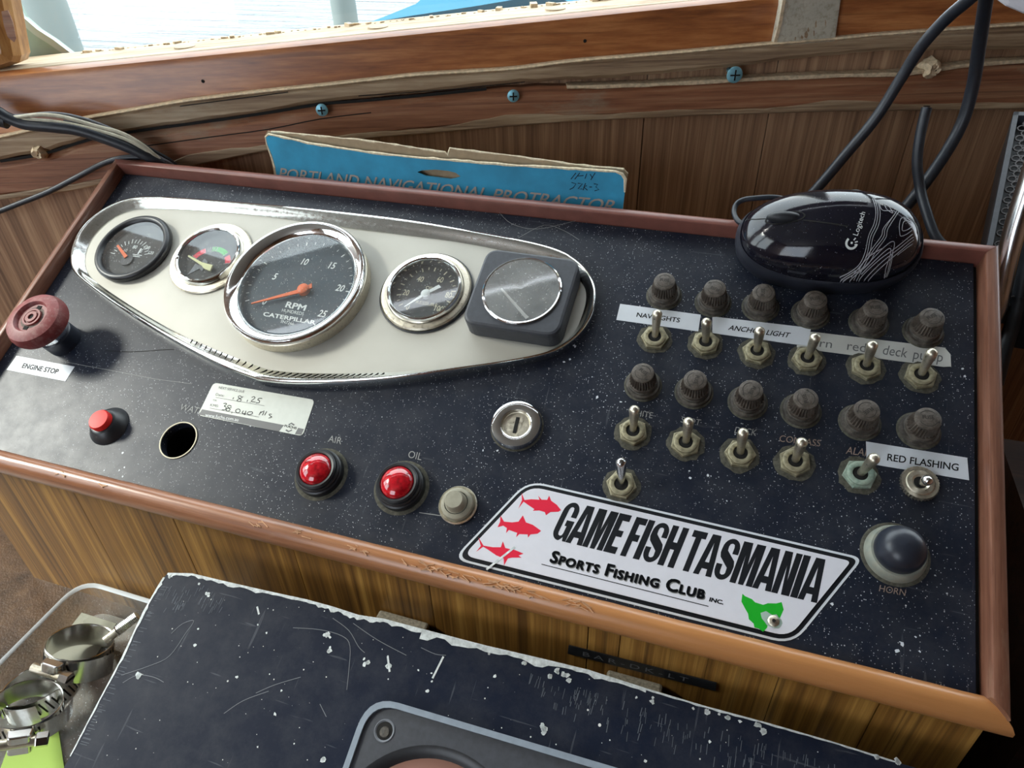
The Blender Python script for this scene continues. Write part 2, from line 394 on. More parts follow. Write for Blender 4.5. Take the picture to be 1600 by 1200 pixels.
def empty(name, Mx, label=None, cat=None, group=None, kind=None):
    o = bpy.data.objects.new(name, None); COL.objects.link(o); o.matrix_world = Mx; o.empty_display_size = .01
    return meta(o, label, cat, group, kind)
def T_(x, y, z=0): return Matrix.Translation((x, y, z))
def copy_tree(o, label=None, Mx=None):
    c = o.copy(); COL.objects.link(c)
    if Mx is not None: c.matrix_world = Mx
    if label: c['label'] = label
    for ch in [k for k in COL.objects if k.parent == o]:
        d = ch.copy(); COL.objects.link(d); d.parent = c
        for g in [k for k in COL.objects if k.parent == ch]:
            e = g.copy(); COL.objects.link(e); e.parent = d
    return c
# lettering ------------------------------------------------
def font_mesh(s, size=1.0, offset=0.0, spacing=1.0):
    cu = bpy.data.curves.new('lettering', 'FONT'); cu.body = s; cu.size = size; cu.offset = offset; cu.space_character = spacing
    cu.resolution_u = 3
    o = bpy.data.objects.new('lettering', cu); COL.objects.link(o)
    dg = bpy.context.evaluated_depsgraph_get()
    me = bpy.data.meshes.new_from_object(o.evaluated_get(dg))
    vs = [tuple(q.co) for q in me.vertices]; fs = [tuple(p.vertices) for p in me.polygons]
    bpy.data.objects.remove(o); bpy.data.curves.remove(cu); bpy.data.meshes.remove(me)
    return vs, fs
def bolden(vs, fs, o):
    V, F = [], []
    for dx, dy in ((-o, 0), (o, 0), (0, 0), (-o*.6, -o*.8), (o*.6, -o*.8), (-o*.6, o*.8), (o*.6, o*.8)):
        n = len(V); V += [(q[0]+dx, q[1]+dy, q[2]+3e-6*n/max(1, len(vs))) for q in vs]; F += [tuple(i+n for i in f) for f in fs]
    return V, F
def fit_text(mb, s, bl, br, tl, z, offset=0.0, spacing=1.0, zf=None, vs_fs=None):
    """fit the lettering's bounding box to the parallelogram bl, br, tl (frame coordinates)"""
    vs, fs = vs_fs if vs_fs else font_mesh(s, 1, 0, spacing)
    if offset: vs, fs = bolden(vs, fs, offset)
    x0 = min(q[0] for q in vs); x1 = max(q[0] for q in vs); y0 = min(q[1] for q in vs); y1 = max(q[1] for q in vs)
    bl, br, tl = Vector(bl[:2]), Vector(br[:2]), Vector(tl[:2]); out = []
    for q in vs:
        u = (q[0]-x0)/(x1-x0); v_ = (q[1]-y0)/(y1-y0); p = bl+(br-bl)*u+(tl-bl)*v_
        out.append((p.x, p.y, (zf(p.x, p.y) if zf else z)+q[2]))
    mb.add(out, fs); return mb
def ctext(mb, s, cx, cy, h, z, rot=0, xs=1.0, offset=0.0, shear=0.0):
    """centred text, cap height h"""
    vs, fs = font_mesh(s, 1, 0)
    if offset: vs, fs = bolden(vs, fs, offset)
    x0 = min(q[0] for q in vs); x1 = max(q[0] for q in vs); y0 = min(q[1] for q in vs); y1 = max(q[1] for q in vs)
    k = h/(y1-y0) if (y1-y0) > .3 else h/.7; out = []
    for q in vs:
        x = (q[0]-(x0+x1)/2)*k*xs; y = (q[1]-(y0+y1)/2)*k; x += shear*y
        out.append((cx+x*math.cos(rot)-y*math.sin(rot), cy+x*math.sin(rot)+y*math.cos(rot), z+q[2]))
    mb.add(out, fs); return mb
def stroke(mb, pts, wd, z, zf=None):
    """flat ribbon along a 2D polyline"""
    pts = [Vector(p[:2]) for p in pts]; n = len(pts); vs = []; fs = []
    for i, p in enumerate(pts):
        d = (pts[min(n-1, i+1)]-pts[max(0, i-1)]).normalized(); q = Vector((-d.y, d.x))*wd/2
        for e in (p+q, p-q): vs.append((e.x, e.y, zf(e.x, e.y) if zf else z))
    for i in range(n-1): fs.append((2*i, 2*i+1, 2*i+3, 2*i+2))
    mb.add(vs, fs); return mb
def poly_flat(mb, pts, z):
    mb.add([(p[0], p[1], z) for p in pts], [tuple(range(len(pts)))]); return mb
def part(mb, name, mat, root, Mw=None, **k):
    """child built in coordinates Mw (world matrix); root sits at root['_m']"""
    base = ROOTM[root.name]
    return mb.build(name, mat, root, base.inverted() @ (Mw if Mw is not None else Matrix()), **k)
ROOTM = {}
def root(name, Mx, *a, **k):
    o = empty(name, Mx, *a, **k); ROOTM[o.name] = Mx.copy(); return o

# ================================================================== SETTING
# front wall: weathered veneer sheet(s) under the window, in the wall frame (x along, y up, z towards the room)
wall = root('wall_front', WM @ T_(.3, -.4, 0), kind='structure')
xs = [-1.02, -.40, .105, .3996, .50, .62, .735, 1.0, 1.85]
for i in range(len(xs)-1):
    part(MB().box(xs[i]+.0005, xs[i+1]-.0005, -.95, .04 if xs[i] < -.3 else (.060 if xs[i] < .1 else .075), -.012, 0), 'plank', M_wall, wall, WM)
part(MB().box(-1.02, 1.85, -.95, .045, -.03, -.0125), 'backing_board', M_crack, wall, WM)
def band(name, top, bot, z0, z1, mat, bev=.003):
    """board with curved top and bottom edges traced along the wall"""
    mb = MB(); n = len(top); vs = []
    prof = []
    for t, b_ in zip(top, bot):
        y1, y0 = t[1], b_[1]
        prof.append([(t[0], y0, z0), (t[0], y0, z1-bev), (t[0], y0+bev, z1), (t[0], y1-bev, z1), (t[0], y1, z1-bev), (t[0], y1, z0)])
    for p in prof: vs += p
    fs = []
    for i in range(n-1):
        for k in range(6): l = (k+1) % 6; fs.append((i*6+k, i*6+l, (i+1)*6+l, (i+1)*6+k))
    fs += [tuple(range(6)), tuple(range((n-1)*6, n*6))]
    mb.add(vs, fs, True); return mb
def yat(pts, h, x):
    q = [on(WM, px, py, h) for px, py in pts]
    if x <= q[0].x: a, b_ = q[0], q[1]
    elif x >= q[-1].x: a, b_ = q[-2], q[-1]
    else:
        for a, b_ in zip(q, q[1:]):
            if a.x <= x <= b_.x: break
    return a.y+(b_.y-a.y)*(x-a.x)/(b_.x-a.x)
RT = [(0, 214), (60, 201), (137, 184), (281, 159), (400, 144), (500, 134), (650, 117), (800, 108), (900, 95), (1050, 83), (1200, 69), (1300, 61), (1375, 54), (1600, 38)]
CR = [(0, 251), (70, 238), (140, 216), (219, 203), (300, 192), (400, 178), (500, 161), (650, 147), (800, 131), (1000, 120), (1144, 106), (1300, 87), (1387, 81), (1600, 77)]
CR2 = [(0, 253), (70, 242), (140, 220), (219, 206), (300, 196), (400, 184), (500, 166), (650, 152), (800, 138), (1000, 133), (1144, 125), (1300, 118), (1412, 115), (1517, 101), (1600, 96)]
RB = [(0, 312), (100, 300), (250, 270), (406, 237), (587, 215), (800, 197), (900, 189), (1100, 180), (1300, 174), (1600, 170)]
HR = .013
sx = [-.30+i*.012 for i in range(102)]
jit = [(random.random()-.5)*.0012 for _ in sx]
upper = band('t', [(x, yat(RT, HR, x)) for x in sx], [(x, yat(CR, HR, x)+j) for x, j in zip(sx, jit)], .0005, HR, M_rail)
t1 = root('trim_1', WM @ T_(.3, .05, 0), kind='structure')
part(upper, 'rail_board', M_rail, t1, WM)
e = band('t', [(x, yat(RT, HR, x)+.0006) for x in sx], [(x, yat(RT, HR, x)-.0010-abs(j)*.6) for x, j in zip(sx, jit)], .003, HR+.0006, M_edge, .0008)
part(e, 'bare_top_edge', M_edge, t1, WM)
lower = band('t', [(x, yat(CR2, HR, x)-j) for x, j in zip(sx, jit)], [(x, yat(RB, HR, x)) for x in sx], .0005, HR, M_rail2, .005)
t2 = root('trim_2', WM @ T_(.3, 0, 0), kind='structure')
part(lower, 'rail_board', M_rail2, t2, WM)
sr = [x for x in sx if x > .33]
part(band('t', [(x, yat(CR2, HR, x)+.0008+abs(random.random()-.5)*.001) for x in sr], [(x, yat(CR2, HR, x)-.0013-random.random()*.0008) for x in sr], .002, HR+.0009, M_edge, .0006), 'splintered_edge', M_edge, t2, WM)
wj = [.0050+.0035*math.sin(x*37)*math.sin(x*13+1)+.0015*random.random() for x in sx]
part(band('t', [(x, yat(RB, HR, x)+max(.0015, k)) for x, k in zip(sx, wj)], [(x, yat(RB, HR, x)-.0004) for x in sx], .004, HR+.0005, M_rail, .0012), 'worn_lower_edge', M_rail, t2, WM)
# long splits in the left half of the upper board
mb = MB()
for pts, wd in (([(0, 252), (70, 240), (140, 218), (219, 204), (300, 193), (400, 179), (500, 163), (560, 158), (650, 150), (760, 139)], .0022),
                ([(200, 232), (250, 225), (330, 214), (420, 202), (500, 186), (580, 176)], .0008), ([(281, 166), (380, 153), (450, 144)], .0007), ([(560, 150), (700, 140), (820, 128)], .0006)):
    stroke(mb, smoothpoly([on(WM, *p, HR+.0006)[:2]+(0,) if False else (on(WM, *p, HR+.0006).x, on(WM, *p, HR+.0006).y) for p in pts], 3, False), wd, HR+.0006)
part(mb, 'split', M_crack, t1, WM)

# window: beam (sill), mullions, glass, outer gusset
win = root('window_1', WM @ T_(.3, .09, -.02), kind='structure')
HB = .006
def arris(s): return .0766+.0605*s
mb = MB(); vs = []; fs = []
bx = [-.45+i*.05 for i in range(38)]
pr_ = lambda s: [(s, yat(RT, HR, s)-.007, -.052), (s, yat(RT, HR, s)-.007, HB), (s, arris(s)-.007, HB), (s, arris(s)-.0025, HB-.002), (s, arris(s), HB-.007), (s, arris(s), -.052)]
for s in bx: vs += pr_(s)
for i in range(len(bx)-1):
    for k in range(6): l = (k+1) % 6; fs.append((i*6+k, i*6+l, (i+1)*6+l, (i+1)*6+k))
fs += [tuple(range(6)), tuple(range(len(vs)-6, len(vs)))]
part(MB().add(vs, fs, True), 'sill_beam', M_beam, win, WM)
# bleached upper face of the sill, a worn skin on top of it
mb = MB(); mb.add([(s, arris(s)+.0004, z) for s in bx for z in (HB-.008, -.0525)], [(2*i, 2*i+1, 2*i+3, 2*i+2) for i in range(len(bx)-1)])
mb2 = MB()
for i in range(len(bx)-1):
    mb2.add([(bx[i], arris(bx[i])+.0001, -.0525), (bx[i+1], arris(bx[i+1])+.0001, -.0525), (bx[i+1], arris(bx[i+1])+.0001, HB-.0085), (bx[i], arris(bx[i])+.0001, HB-.0085),
             (bx[i], arris(bx[i])+.0006, -.0525), (bx[i+1], arris(bx[i+1])+.0006, -.0525), (bx[i+1], arris(bx[i+1])+.0006, HB-.0095), (bx[i], arris(bx[i])+.0006, HB-.0095)],
            [(0, 1, 2, 3), (4, 7, 6, 5), (3, 2, 6, 7), (0, 4, 5, 1)])
part(mb2, 'sill_face', M_beamtop, win, WM)
for px, py in ((288, 77), (590, 44), (868, 12)):       # wooden plugs in the sill
    q = on(WM, px, py, -.02); s = q.x
    part(MB().lathe([(.0001, 0), (.008, 0), (.0078, .0012), (0, .0012)], 20, Matrix.Rotation(-PI/2, 4, 'X')), 'wood_plug', M_beamtop, win, WM @ T_(s, arris(s)+.0003, -.022) )
mb = MB()                                                # crumbling sealant along the glass
for i in range(110):
    s = -.05+i*.0055+random.random()*.004; r = .0004+random.random()**3*.0014*(1 if s < .15 else 2.0)
    T = T_(s, arris(s)+.0006, -.046+random.random()*.004) @ Matrix.Rotation(random.random()*6, 4, 'Y')
    mb.box(-r*2, r*2, -.0004, r, -r, r, T)
o = part(mb, 'crumbled_sealant', M_edge, win, WM); meta(o, kind='stuff')
part(MB().add([(s, y, z) for s in (-.4, .50) for z in (-.0600, -.0570) for y in (arris(s)-.04, .61)],
              [(0, 1, 3, 2), (4, 6, 7, 5), (0, 4, 5, 1), (2, 3, 7, 6), (0, 2, 6, 4), (1, 5, 7, 3)]), 'glass_pane', G_pane, win, WM)
part(MB().add([(s, y, z) for s in (.55, 1.5) for z in (-.0600, -.0570) for y in (arris(s)-.04, .61)],
              [(0, 1, 3, 2), (4, 6, 7, 5), (0, 4, 5, 1), (2, 3, 7, 6), (0, 2, 6, 4), (1, 5, 7, 3)]), 'glass_pane', G_pane, win, WM)
# varnished corner post at the left, cut short to let the tachometer reflect sky
a0, a1, a2 = on(WM, -40, 122, -.006), on(WM, 34, 97, -.006), on(WM, 2, -60, -.006)
d = (a2-a1)
pl = [(a0.x, a0.y), (a1.x-.004, a1.y-.001), (a1.x, a1.y+.004), (a1.x+d.x*1.05, a1.y+d.y*1.05), (a0.x+d.x*1.05-.01, a0.y+d.y*1.1)]
part(MB().prism(pl, -.022, .0, bev=.009), 'corner_post_stub', M_cornerpost, win, WM)
mb = MB()
pl2 = [on(WM, *p, .0006) for p in [(2, 18), (12, 16), (20, 35), (25, 60), (22, 66), (12, 58), (6, 40)]]
part(MB().prism([(p.x, p.y) for p in pl2], -.0002, .0006), 'peeled_varnish', M_rail2, win, WM)
gp = [on(WM, *p, -.066) for p in [(14, -30), (20, 5), (32, 30), (55, 50), (80, 66), (106, 86), (70, 110), (0, 110), (-20, 40)]]
part(MB().prism([(p.x, p.y) for p in gp], -.078, -.066), 'gusset', M_boatgreen, win, WM)
gp = [on(WM, *p, -.062) for p in [(-4, -90), (24, 2), (36, 27), (58, 46), (83, 62), (112, 84), (104, 88), (78, 70), (53, 54), (29, 33), (16, 6), (-14, -85)]]
part(MB().prism([(p.x, p.y) for p in gp], -.066, -.062), 'white_gasket', M_boatw, win, WM)
# painted post between the two panes
q = [on(WM, *p, .012) for p in [(1209, 67), (1307, 60), (1318, -20), (1226, -20)]]
u = (q[3]-q[0]); v_ = (q[2]-q[1])
pl = [(q[0].x, q[0].y-.003), (q[1].x, q[1].y-.003), (q[1].x+v_.x*9, q[1].y+v_.y*9), (q[0].x+u.x*9, q[0].y+u.y*9)]
part(MB().prism(pl, -.056, .012, bev=.0015), 'painted_post', M_paint, win, WM)
mb = MB()
for ptsx in ([(1209, 66), (1216, 40), (1223, 0), (1228, 0), (1222, 36), (1214, 67)],):
    mb.prism([(on(WM, *p, .0125).x, on(WM, *p, .0125).y) for p in ptsx], .0119, .0125)
part(mb, 'bare_edge_strip', M_edge, win, WM)
mb = MB()
for cx, cy, rx, ry in ((1260, 55, 3, 6), (1263, 47, 1.5, 4), (1275, 38, 1.5, 6), (1290, 36, 1.2, 5), (1243, 60, 1, 3), (1272, 52, 1, 5), (1253, 58, 2, 3)):
    p = [on(WM, cx+rx*math.cos(k)*(.7+.6*random.random()), cy+ry*math.sin(k)*(.7+.6*random.random()), .0124) for k in [i*.63 for i in range(10)]]
    poly_flat(mb, [(k.x, k.y) for k in p], .01225)
part(mb, 'paint_chip', M_rail, win, WM)
# black headliner above the panes and a right jamb close the cabin
part(MB().box(-1.02, 1.85, .60, 1.0, -.068, -.050), 'header', M_cabin, win, WM)
part(MB().box(-1.02, -.30, .0, .60, -.068, -.050), 'left_jamb', M_cabin, win, WM)

# screws in the rails
def screw(px, py, r, mat, label, T2=None):
    q = on(WM, px, py, HR+.004)
    Mx = WM @ T_(q.x, q.y, .001)
    t = root('screw', Mx, label, 'screw', 'screws in the wall rails')
    part(MB().lathe([(.0018, -.0005), (.0018, .0135), (r, .0155), (r*.97, .0165), (r*.6, .0172), (0, .0174)], 20), 'screw_body', mat, t, Mx)
    mb = MB().box(-r*.62, r*.62, -.0005, .0005, .0168, .0177).box(-.0005, .0005, -r*.62, r*.62, .0168, .0177)
    part(mb, 'cross_slot', M_crack, t, Mx)
screw(503, 172, .0046, M_bluescrew, 'pale blue screw in the split beside the left end of the blue card')
screw(802, 150, .0046, M_bluescrew, 'blue cross-head screw in the grey rail above the middle of the blue card')
screw(1148, 117, .0060, M_bluescrew, 'corroded blue screw in the gap between the rails right of the blue card')
def knot(px, py, r, label):
    q = on(WM, px, py, HR); Mx = WM @ T_(q.x, q.y, .006); rnd = random.Random(px)
    mb = MB(); pr = [(r*1.15, 0), (r*1.05, .009), (r*.7, .0125), (r*.3, .0115), (0, .0105)]
    mb.lathe(pr, 18); mb.v = [v+Vector(((rnd.random()-.5)*r*.4, (rnd.random()-.5)*r*.4, (rnd.random()-.5)*r*.25)) for v in mb.v]
    o = mb.build('filler_plug', M_edge, None, Mx); meta(o, label, 'screw plug', 'crumbling plugs in the rails')
knot(63, 238, .0048, 'crumbling pale plug in the orange rail under the cable bundle')
knot(1455, 107, .0062, 'crumbling pale plug between the two rails beside the black cables')
for px, py in ((317, 127), (914, 64)):
    q = on(WM, px, py, HB+.0003); part(MB().lathe([(.0013, 0), (.0012, .0001), (0, .0002)], 10), 'nail_hole', M_crack, win, WM @ T_(*q))

# cabin shell: shelf, floor, ceiling, other walls
SH = -.234
sh = root('shelf', T_(.1, -.25, SH), 'brown leatherette covered shelf that carries the console and the clear tray', 'shelf')
part(MB().box(-.42, .625, -.50, .0, SH-.03, SH), 'shelf_top', M_leather, sh)
part(MB().box(-.40, .60, -.47, -.02, -.9, SH-.03), 'cupboard_body', M_cabin, sh)
fl = root('floor', T_(.3, -.6, -.9), kind='structure')
for i in range(14):
    part(MB().box(-1.0+i*.2+.002, -.8+i*.2-.002, -2.2, .9, -.92, -.9), 'floorboard', M_darkwood, fl)
o = MB().prism([(-1.0, -2.2), (1.8, -2.2), (1.8, .72), (-1.0, -.31)], .99, 1.03).build('ceiling', M_ceil, None); meta(o, kind='structure')
o = MB().box(-1.0, 1.8, -2.25, -2.2, -.92, -.25).box(-1.0, 1.8, -2.25, -2.2, .85, 1.0).box(.15, 1.8, -2.25, -2.2, -.25, .85).build('wall_back', M_cabin, None); meta(o, kind='structure')
o = MB().box(1.76, 1.80, -2.2, .65, -.92, 1.0).build('wall_right', M_cabin, None); meta(o, kind='structure')
mb = MB(); WX0, WX1 = -.80, -.76      # left wall with a side window
wy0, wy1, wz0, wz1 = -1.15, -.02, .08, .93
mb.box(WX0, WX1, -2.2, wy0, -.92, 1.0).box(WX0, WX1, wy1, -.02+.001, -.92, 1.0).box(WX0, WX1, wy0, wy1, -.92, wz0).box(WX0, WX1, wy0, wy1, wz1, 1.0).box(WX0, WX1, wy1, .06, -.92, wz0).box(WX0, WX1, wy1, .06, wz1, 1.0)
o = mb.build('wall_left', M_cabin, None); meta(o, kind='structure')
w2 = root('window_2', T_(WX1, -.6, .1), kind='structure')
part(MB().box(WX0-.01, WX0+.0, wy0, wy1, wz0, wz1), 'glass_pane', G_pane, w2)
part(MB().box(WX0-.01, WX1+.012, -.60, -.56, wz0, wz1), 'mullion', M_beam, w2)

# ================================================================== OUTSIDE
o = MB().box(-600, 600, -2, 900, -1.42, -1.4).build('sea', M_sea, None); meta(o, 'pale rippled sea outside the window', 'sea', kind='stuff')
def out_at(px, py, y): return WY(px, py, y)
y_ = 2.0
a, b_ = out_at(525, 45, y_), out_at(559, 45, y_)
cx = (a.x+b_.x)/2; r = (b_.x-a.x)/2
o = MB().lathe([(r, -1.399), (r, 1.2), (r*.8, 1.23), (0, 1.24)], 24).build('stanchion', M_boatfar, None, T_(cx, y_, 0)); meta(o, 'white round post outside the window, right of the middle of the pane', 'post')
a, b_ = out_at(57, 60, y_), out_at(112, 60, y_); cx = (a.x+b_.x)/2; r = (b_.x-a.x)/2
o = MB().lathe([(r, -1.399), (r, 1.2), (r*.8, 1.23), (0, 1.24)], 24).build('stanchion', M_boatfar, None, T_(cx, y_, 0)); meta(o, 'broad pale post outside the left corner of the window', 'post')
q = [out_at(*p, 3.0) for p in [(575, 36), (650, 6), (700, -40), (860, -75), (860, -10), (740, 10), (640, 25)]]
mb = MB(); n = len(q); vs = [tuple(k) for k in q]+[(k.x+.1, k.y+.9, k.z-.25) for k in q]
mb.add(vs, [tuple(range(n)), tuple(range(n, 2*n))[::-1]]+[(i, (i+1) % n, n+(i+1) % n, n+i) for i in range(n)])
o = mb.build('boat_bow', M_boatblue, None); meta(o, 'bright blue bow of a boat outside the window', 'boat')

# ================================================================== CONSOLE
PW, PH = .5894, .2290
FY = -.2098
CM = T_(.3, -.1, SH)
con = root('console', CM, 'wood veneered helm console with sloping black top and brown raised trim', 'console')
hc = P(279, 688); hr = .0113
mb = MB(); B0 = -.006
x0, x1, y0, y1 = hc.x-.018, hc.x+.018, hc.y-.018, hc.y+.018
mb.box(0, x0, -PH, 0, B0, 0).box(x1, PW, -PH, 0, B0, 0).box(x0, x1, -PH, y0, B0, 0).box(x0, x1, y1, 0, B0, 0)
out_, in_ = [], []
for i in range(48):
    a = 2*PI*i/48; c_, s_ = math.cos(a), math.sin(a); k = .018/max(abs(c_), abs(s_))
    out_.append((hc.x+c_*k, hc.y+s_*k)); in_.append((hc.x+hr*c_, hc.y+hr*s_))
mb.ring(out_, in_, B0, 0)
part(mb, 'top_panel', M_top, con, PM)
part(MB().lathe([(hr+.0001, -.004), (hr+.0001, .0006), (hr+.0008, .0006), (hr+.0008, .0001), (hr+.0001, -.004)], 48, T_(hc.x, hc.y, 0)), 'hole_rim', M_cream, con, PM)
mb = MB().lathe([(0, -.0405), (.014, -.0405), (.014, -.006)], 32, T_(hc.x, hc.y, 0))
part(mb, 'hole_well', M_crack, con, PM)
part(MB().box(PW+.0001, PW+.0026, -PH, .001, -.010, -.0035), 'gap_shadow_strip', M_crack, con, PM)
def lip(p, q, w_, h, name, mat, ins):
    """raised trim strip from p to q (panel coords), w_ to the outer side, mitred"""
    p, q = Vector(p), Vector(q); d = (q-p).normalized(); nrm = Vector((-d.y, d.x))
    prof = [(0, -.012), (0, h-.0012), (.0006, h-.0003), (.0016, h), (w_-.002, h), (w_-.0006, h-.0008), (w_, h-.0022), (w_, -.018)]
    vs = []
    for e_, s_ in ((p, -1), (q, 1)):
        for o_, z in prof: k = e_+nrm*o_+d*(s_*o_*ins); vs.append((k.x, k.y, z))
    n = len(prof); fs = [tuple(range(n)), tuple(range(n, 2*n))[::-1]]+[(i, (i+1) % n, n+(i+1) % n, n+i) for i in range(n)]
    return part(MB().add(vs, fs, True), name, mat, con, PM)
lip((-.0005, .0008), (PW+.0026, .0008), .0062, .0100, 'back_trim', M_lip, 1)
lip((PW+.0026, .0008), (PW+.0026, -PH-.0005), .0072, .0098, 'right_trim', M_trimY, 1)
lip((-.0005, -PH-.0005), (-.0005, .0008), .0062, .0095, 'left_trim', M_trimY, 1)
# half-round front trim, mitred on both ends
vs = []; prof = [(-.0004, -.010), (-.0004, .0022), (.001, .0046), (.0035, .0060), (.0065, .0056), (.0095, .0036), (.0115, .0004), (.0122, -.0035), (.0118, -.0075), (.0100, -.0110), (.0070, -.0130)]
XS = [-.0005+(PW+.0031)*i/60 for i in range(61)]
for i, X in enumerate(XS):
    for k, (o_, z) in enumerate(prof):
        xx = X + (o_ if i == 60 else (-o_ if i == 0 else 0)); wob = .00012*math.sin(X*190+k)*math.sin(X*77) if 0 < i < 60 else 0
        vs.append((xx, -PH-o_+wob, z+wob))
n = len(prof); fs = [tuple(range(n)), tuple(range(60*n, 61*n))[::-1]]
for i in range(60):
    for k in range(n-1): fs.append((i*n+k, i*n+k+1, (i+1)*n+k+1, (i+1)*n+k))
    fs.append((i*n+n-1, i*n, (i+1)*n, (i+1)*n+n-1))
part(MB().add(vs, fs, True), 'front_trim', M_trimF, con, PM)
# gouges in the front trim
mb = MB(); rnd = random.Random(5)
for px, py, nn_ in ((655, 892, 14), (745, 905, 26), (820, 925, 16), (905, 955, 8), (890, 938, 6), (100, 735, 4), (165, 755, 4), (400, 822, 6), (560, 860, 7), (470, 838, 5)):
    for k in range(nn_):
        q = P(px+(rnd.random()-.5)*nn_*4.4, py+(rnd.random()-.5)*10+.25*0, .0055)
        yy = -PH-.0035-rnd.random()*.0035; a = (rnd.random()-.5)*1.2; l = .0008+rnd.random()*.0022
        T = T_(q.x, yy, .0058) @ Matrix.Rotation(a, 4, 'Z') @ Matrix.Rotation(.12, 4, 'X')
        mb.box(-l, l, -.00022, .00022, -.001, .0004, T)
meta(part(mb, 'gouges', M_gouge, con, PM), kind='stuff')
# front face: veneered boards with open joints, veneered ends and back
fx = [.0040, .1000, .1745, .2560, .3380, .4237, .4397, .4815, .5130, .5555, .5965]
for i in range(len(fx)-1):
    xa, xb = fx[i], fx[i+1]; ln = .0006 if i in (1, 2, 4, 5, 8, 9) else .0002
    part(MB().box(xa+(0 if i == 0 else ln/2), xb-ln/2, FY, FY+.010, SH, -.105), 'plank', M_ven, con)
part(MB().box(.012, .590, FY+.0101, FY+.014, SH, -.108), 'backing_board', M_crack, con)
for nm, xa, xb in (('left_side', .0005, .0100), ('right_side', .5866, .5963)):
    f_ = [(FY+.010, SH), (-.002, SH), (-.002, -.012), (FY+.010, -.108)]
    vs = [(x, y, z) for x in (xa, xb) for y, z in f_]
    part(MB().add(vs, [(0, 1, 2, 3), (7, 6, 5, 4)]+[(i, (i+1) % 4, 4+(i+1) % 4, 4+i) for i in range(4)]), nm, M_ven, con)
part(MB().box(.010, .5866, -.0105, -.002, SH, -.013), 'back_board', M_ven, con)
# engraved words on the top
def word(s, bl, br, tl, mat=M_grey, name='lettering', offset=0.0, z=.0002, sp=1.0):
    part(fit_text(MB(), s, P(*bl), P(*br), P(*tl), z, offset, sp), name, mat, con, PM)
word('WATER', (280, 640), (322, 650), (285, 631))
word('AIR', (512.5, 690), (533, 694.5), (515, 680))
word('OIL', (637, 715), (658, 719.5), (640, 704))
word('WHITE', (980, 648), (1019, 654), (982, 639), M_grey)
word('SPOT', (1063, 660), (1093, 665), (1066, 651), M_grey)
word('DECK', (1147, 677), (1181, 681.5), (1150, 667), M_grey)
word('COMPASS', (1217, 690), (1281, 698), (1219, 680), M_copper)
word('ALARM', (1321, 709), (1370, 715), (1324, 698), M_copper)
word('HORN', (1373, 924), (1414, 931.5), (1375, 914), M_copper)
# fine crack and scratches in the laminate, drilled hole edges
mb = MB()
stroke(mb, [P(*p) for p in [(165, 548), (200, 550), (225, 549), (250, 547), (272, 546)]], .0004, .00012)
part(mb, 'hairline_crack', M_crack, con, PM)
mb = MB()
stroke(mb, [P(*p) for p in [(90, 563), (130, 571), (180, 580), (240, 592), (300, 600)]], .00022, .00012)
stroke(mb, [P(*p) for p in [(655, 801), (690, 806)]], .0004, .00012)
stroke(mb, smoothpoly([P(*p) for p in [(780, 332), (800, 350), (840, 358), (900, 345)]], 4, False), .00025, .00012)
stroke(mb, smoothpoly([P(*p) for p in [(810, 372), (850, 352), (880, 360), (905, 375)]], 4, False), .0002, .00012)
meta(part(mb, 'scratches', M_grey, con, PM), kind='stuff')
mb = MB()
for bx_, by_, n_ in ((440, 640, 5), (800, 700, 8), (1515, 583, 4), (880, 560, 3), (195, 737, 3), (1310, 905, 3), (1440, 1000, 6), (1100, 750, 5), (960, 620, 8), (178, 741, 2)):
    for k in range(n_):
        q = P(bx_+rnd.gauss(0, 22), by_+rnd.gauss(0, 16)); r = .0003+rnd.random()*.0006
        poly_flat(mb, [(q.x+r*math.cos(a)*(.5+rnd.random()), q.y+r*math.sin(a)*(.5+rnd.random())) for a in [j*1.05 for j in range(6)]], .00014)
meta(part(mb, 'paint_flecks', M_label, con, PM), kind='stuff')
#MORE
def on_panel(name, px, py, label, cat, group=None, z=0.0, rot=0.0, pz=0.0):
    """thing standing on the console top where the sight line of (px,py) meets height pz"""
    q = P(px, py, pz); Mx = PM @ T_(q.x, q.y, z) @ Matrix.Rotation(rot, 4, 'Z')
    r = root(name, Mx, label, cat, group); return r, q, Mx
PT = PM
# ------------------------------------------------------------------ gauge cluster plate with chrome surround
crest = [(402, 593), (350, 575), (275, 536), (200, 491), (137, 446), (113, 424), (108, 405), (114, 372), (137, 340), (175, 317), (205, 307.5), (240, 305), (325, 311), (425, 319), (500, 325.5), (543, 330), (644, 341.5), (730, 358), (816, 373), (874, 387), (908, 408), (928, 436), (933, 462), (925, 497), (902, 528), (871, 548), (839, 558), (770, 570), (701, 579), (615, 593), (500, 599), (440, 598)]
innr = [(418, 577), (350, 552), (275, 520), (200, 475), (150, 441), (136, 426), (132, 408), (138, 382), (157, 357), (182, 338), (205, 330), (235, 326), (325, 330), (400, 337), (460, 345), (543, 357), (644, 370), (718, 379), (790, 393), (850, 408), (890, 423), (912, 445), (917, 468), (902, 514), (880, 538), (851, 551), (815, 560), (759, 569), (690, 577), (615, 582), (520, 584), (455, 582)]
def resample(pts, n):
    pts = pts+[pts[0]]; L = [0]
    for a, b_ in zip(pts, pts[1:]): L.append(L[-1]+(b_-a).length)
    out = []; j = 0
    for i in range(n):
        t = L[-1]*i/n
        while L[j+1] < t: j += 1
        k = (t-L[j])/max(1e-9, L[j+1]-L[j]); out.append(pts[j].lerp(pts[j+1], k))
    return out
